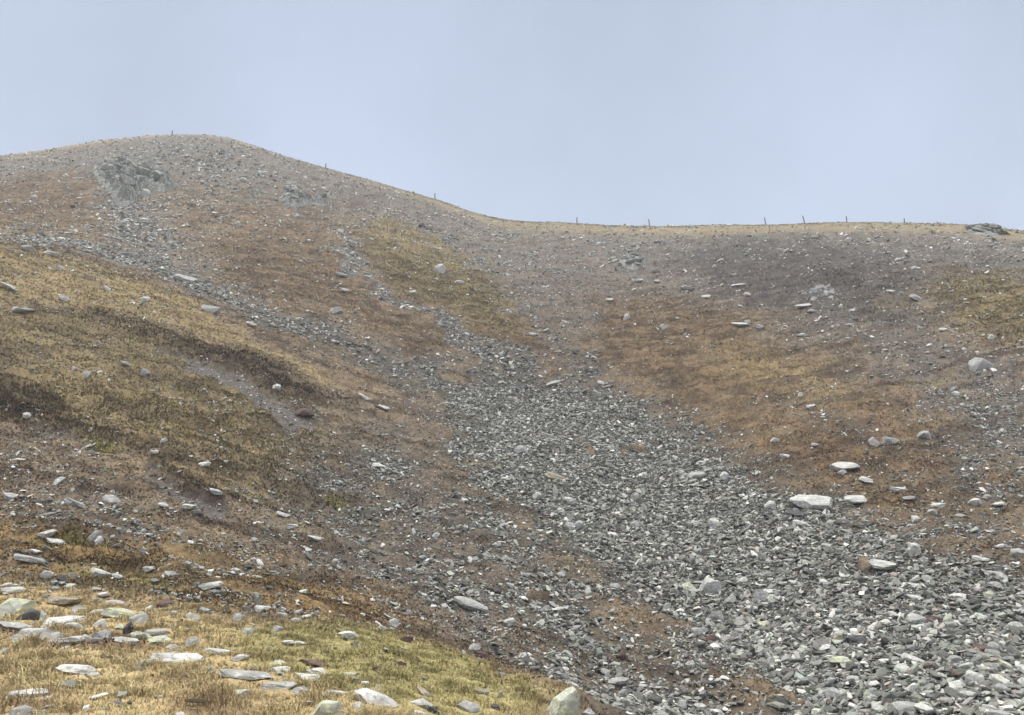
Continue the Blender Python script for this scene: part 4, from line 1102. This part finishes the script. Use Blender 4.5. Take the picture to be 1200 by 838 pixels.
# ------------------------------------------------------------------ bedrock outcrops
def outcrop(poly, hc, label, kind='c', dip=(1.0, -.55), cell=(2.6, .9), name='rock_outcrop', blocks=30, bw=(9, 20), bh=(3.5, 7), roll=.3):
    """bedded schist breaking out of the turf: one body whose face is split along slanting beds and joints"""
    q = np.array([hit(u, v) for u, v in poly])
    q = np.c_[q[:, 0] * math.exp(q[:, 1].mean()), np.exp(q[:, 1])]          # metres across, metres of range
    lo, hi = q.min(0), q.max(0); r0 = math.exp(np.log(q[:, 1]).mean())
    ns = int(np.clip((hi[0] - lo[0]) / .10, 50, 260)); nt = int(np.clip((hi[1] - lo[1]) / .10, 60, 320))
    S, Tm = np.meshgrid(np.linspace(lo[0] - .3, hi[0] + .3, ns), np.linspace(lo[1] - .3, hi[1] + .3, nt), indexing='ij')
    d = np.full(S.shape, 99.0); ins = np.zeros(S.shape, bool)
    for i in range(len(q)):
        p0, p1 = q[i], q[(i + 1) % len(q)]; e_ = p1 - p0
        h = np.clip(((S - p0[0]) * e_[0] + (Tm - p0[1]) * e_[1]) / (e_ @ e_ + 1e-9), 0, 1)
        d = np.minimum(d, np.hypot(S - p0[0] - h * e_[0], Tm - p0[1] - h * e_[1]))
        ins ^= ((p0[1] > Tm) != (p1[1] > Tm)) & (S < (p1[0] - p0[0]) * (Tm - p0[1]) / (p1[1] - p0[1] + 1e-9) + p0[0])
    sd_ = np.where(ins, d, -d) + .5 * fbm(S * .5, Tm * .5, 3, 7)
    wid = min(hi[0] - lo[0], hi[1] - lo[1])
    env = sstep(-.15, min(1.0, wid * .22), sd_)
    back = 1 - .75 * (Tm - lo[1]) / (hi[1] - lo[1])                           # steep in front, running into the slope behind
    vs_ = [v for _, v in poly]; kt = (max(vs_) - min(vs_)) * r0 / F / (hi[1] - lo[1])      # the slope is seen at a low angle: beds run long up the hill
    Tp = Tm * kt
    dx, dy = dip; k = math.hypot(dx, dy); dx, dy = dx / k, dy / k
    wr_ = .35 * fbm(S * .6, Tp * .6, 2, 23)
    al = (S * dx + Tp * dy) / cell[0] + wr_ * .5; ac = (-S * dy + Tp * dx) / cell[1] + wr_
    hgt = np.zeros(S.shape)
    for sc_, am in ((1.0, .8), (2.3, .35)):
        ci, cj = np.floor(ac * sc_), 0
        off = (_hash(ci.astype(np.int64), ci.astype(np.int64) * 7 + 3, 5) & 255) / 255.0
        a2 = np.floor(al * sc_ + off * 3)
        hsh = (_hash(ci.astype(np.int64), a2.astype(np.int64), 9) & 255) / 255.0
        fr = ac * sc_ - ci
        hgt += am * (hsh * .9 + .6 * (1 - fr))                               # each bed tilts: an edge in front, a slab behind
    hgt += .3 * fbm(S * 1.7, Tp * 1.7, 3, 33)
    x, y = Tm * np.sin(S / r0), Tm * np.cos(S / r0)
    z = ground(x, y, False) - .35 + env * (.35 + hc * back * (-.1 + 1.0 * hgt))
    idx = np.arange(ns * nt).reshape(ns, nt)
    f = np.stack([idx[:-1, :-1], idx[1:, :-1], idx[1:, 1:], idx[:-1, 1:]], -1).reshape(-1, 4)
    keep = (sd_[:-1, :-1] > -.5) | (sd_[1:, 1:] > -.5)
    f = f[keep.ravel()]
    used = np.unique(f); remap = np.full(ns * nt, -1); remap[used] = np.arange(len(used))
    V = np.stack([x, y, z], -1).reshape(-1, 3)[used]
    tri = np.concatenate([remap[f][:, [0, 1, 2]], remap[f][:, [0, 2, 3]]])
    # joint blocks and bed edges that jut from the face
    g = np.random.default_rng(int(abs(q[0, 0]) * 100)); inside = np.argwhere((sd_ > .12 * wid)); off = len(V); VV, FF = [V], [tri]
    for i in range(blocks):
        a_, b_ = inside[g.integers(len(inside))]
        W_, H_ = g.uniform(*bw) * r0 / F, g.uniform(*bh) * r0 / F
        vs2, f2 = rock_shape(int(g.integers(1, 9999)), g.choice(['s', 's', 'b']), 3)
        qq = vs2 * np.array([W_ / 2, W_ * .4, H_ * .6])
        rot = np.array(Matrix.Rotation(-S[a_, b_] / r0 + g.uniform(-.3, .3), 3, 'Z') @ Matrix.Rotation(roll + g.normal(0, .14), 3, 'Y') @ Matrix.Rotation(g.uniform(-.35, .1), 3, 'X'))
        VV.append(qq @ rot.T + np.array([x[a_, b_], y[a_, b_], z[a_, b_] + H_ * g.uniform(-.15, .7)])); FF.append(f2 + off); off += len(vs2)
    V = np.concatenate(VV)
    c0 = V.mean(0); c0[2] = V[:, 2].min()
    o = np_mesh(name, V - c0, np.concatenate(FF), None, RM[kind])
    o.location = c0
    tag(o, label, 'outcrop', None, 'thing')
outcrop([(106,200),(118,188),(140,190),(160,196),(172,206),(178,199),(192,203),(207,216),(206,222),(190,226),(170,222),(160,232),(152,243),(138,240),(128,228),(112,214)], 2.6,
        'large grey crag of slanting rock beds below the highest hilltop', blocks=105, bw=(7, 19), bh=(3.5, 9), roll=.62)
outcrop([(326,236),(333,226),(345,224),(356,230),(364,238),(378,236),(389,241),(380,245),(362,243),(345,246),(332,243)], 2.0,
        'small grey crag of blocks on the slope right of the slanting crag', cell=(1.6, 1.1), blocks=26, bw=(6, 14), bh=(4, 10), roll=.12)
outcrop([(722,305),(735,296),(748,293),(756,303),(757,312),(742,318),(730,313)], 1.1,
        'broken pile of dark-shadowed blocks just under the saddle of the ridge', cell=(1.1, .8), blocks=16, bw=(6, 13), bh=(3, 6), roll=.1)
outcrop([(1128,268),(1145,264),(1160,263),(1176,269),(1182,274),(1165,278),(1145,276),(1132,273)], .35,
        'low jagged crag breaking the crest near the right end of the ridge', cell=(1.5, .6), blocks=18, bw=(8, 18), bh=(1.5, 3.5), roll=.28)
outcrop([(945,352),(950,344),(962,338),(970,342),(984,343),(978,351),(964,350),(955,356)], .5,
        'pale broken outcrop in the dark heath left of the small brown hollow', 'g', cell=(1.0, .7), blocks=14, bw=(5, 11), bh=(3, 7), roll=.2)

# ------------------------------------------------------------------ fence posts along the ridge
M_wood, tw, bw = new_mat('weathered_wood')
wn = node(tw, 'ShaderNodeTexNoise', Scale=9.0, Detail=4.0); wr = node(tw, 'ShaderNodeValToRGB')
wc = node(tw, 'ShaderNodeTexCoord'); wm = node(tw, 'ShaderNodeMapping'); wm.inputs['Scale'].default_value = (6, 6, .6)
tw.links.new(wc.outputs['Object'], wm.inputs[0]); tw.links.new(wm.outputs[0], wn.inputs['Vector'])
wr.color_ramp.elements[0].color = (.045, .042, .042, 1); wr.color_ramp.elements[1].color = (.15, .14, .135, 1)
tw.links.new(wn.outputs['Fac'], wr.inputs[0]); tw.links.new(wr.outputs[0], bw.inputs['Base Color'])
def post_mesh(hh, rad):
    bm = bmesh.new(); rings = []
    for k, (z, q) in enumerate(((-.35, 1.0), (0, 1.0), (hh * .5, .95), (hh * .93, .9), (hh, .72))):
        rings.append([bm.verts.new((math.cos(i * math.pi / 5) * rad * q * (1 + .08 * math.sin(i * 2.1 + k)), math.sin(i * math.pi / 5) * rad * q, z + (.04 * math.cos(i * .63) if k == 4 else 0))) for i in range(10)])
    for a_, b_ in zip(rings[:-1], rings[1:]):
        for i in range(10): bm.faces.new((a_[i], a_[(i + 1) % 10], b_[(i + 1) % 10], b_[i]))
    bm.faces.new(rings[0][::-1]); bm.faces.new(rings[-1])
    me = bpy.data.meshes.new('fence_post'); bm.to_mesh(me); bm.free(); me.materials.append(M_wood)
    return me
POSTS = [(200, 153, 0, 'weathered fence post standing alone on the highest hilltop'),
    (382, 192, -4, 'upper of the two fence posts on the slope falling from the hilltop'),
    (510, 226.5, -3, 'lower of the two fence posts on the slope falling from the hilltop'),
    (676, 255, 0, 'fence post on the saddle just right of the foot of the hilltop slope'),
    (761, 257, -5, 'fence post in the middle of the saddle, above the broken pile of blocks'),
    (898, 255, -8, 'slightly leaning fence post, first of the three close together on the ridge'),
    (944, 253, -12, 'most tilted fence post, middle one of the three close together on the ridge'),
    (994, 253.5, -2, 'upright fence post, last of the three close together on the ridge'),
    (1062.5, 256.5, 0, 'short fence post half hidden behind the crest near the right crag')]
for u, vt, lean, label in POSTS:
    a, _, _ = ray(u, 262)
    for _ in range(3):
        rr = np.exp(np.linspace(math.log(80), math.log(240), 3000))
        zz = ground(rr * math.sin(a), rr * math.cos(a), False)
        i = int(np.argmax(zz / rr)); r, z = rr[i], zz[i]
        # refine the azimuth for the row of the skyline
        dz = z / r
        a = math.atan2((u - 600) / F, math.cos(PITCH) - ((dz - math.tan(PITCH)) * math.cos(PITCH) ** 0) * math.sin(PITCH))
    yv = r * math.cos(a)
    row = 419 - F * math.tan(math.atan2(z, yv) - PITCH)
    hh = max(.7, (row - vt) * yv / F / math.cos(PITCH))
    o = bpy.data.objects.new('fence_post', post_mesh(hh + .15, .09 * yv / 130))
    COL.objects.link(o)
    o.location = (r * math.sin(a), r * math.cos(a), z - .02)
    o.rotation_euler = (R(2), R(lean), 0)
    tag(o, label, 'fence post', 'fence posts along the ridge')
print('things', time.time() - T0)
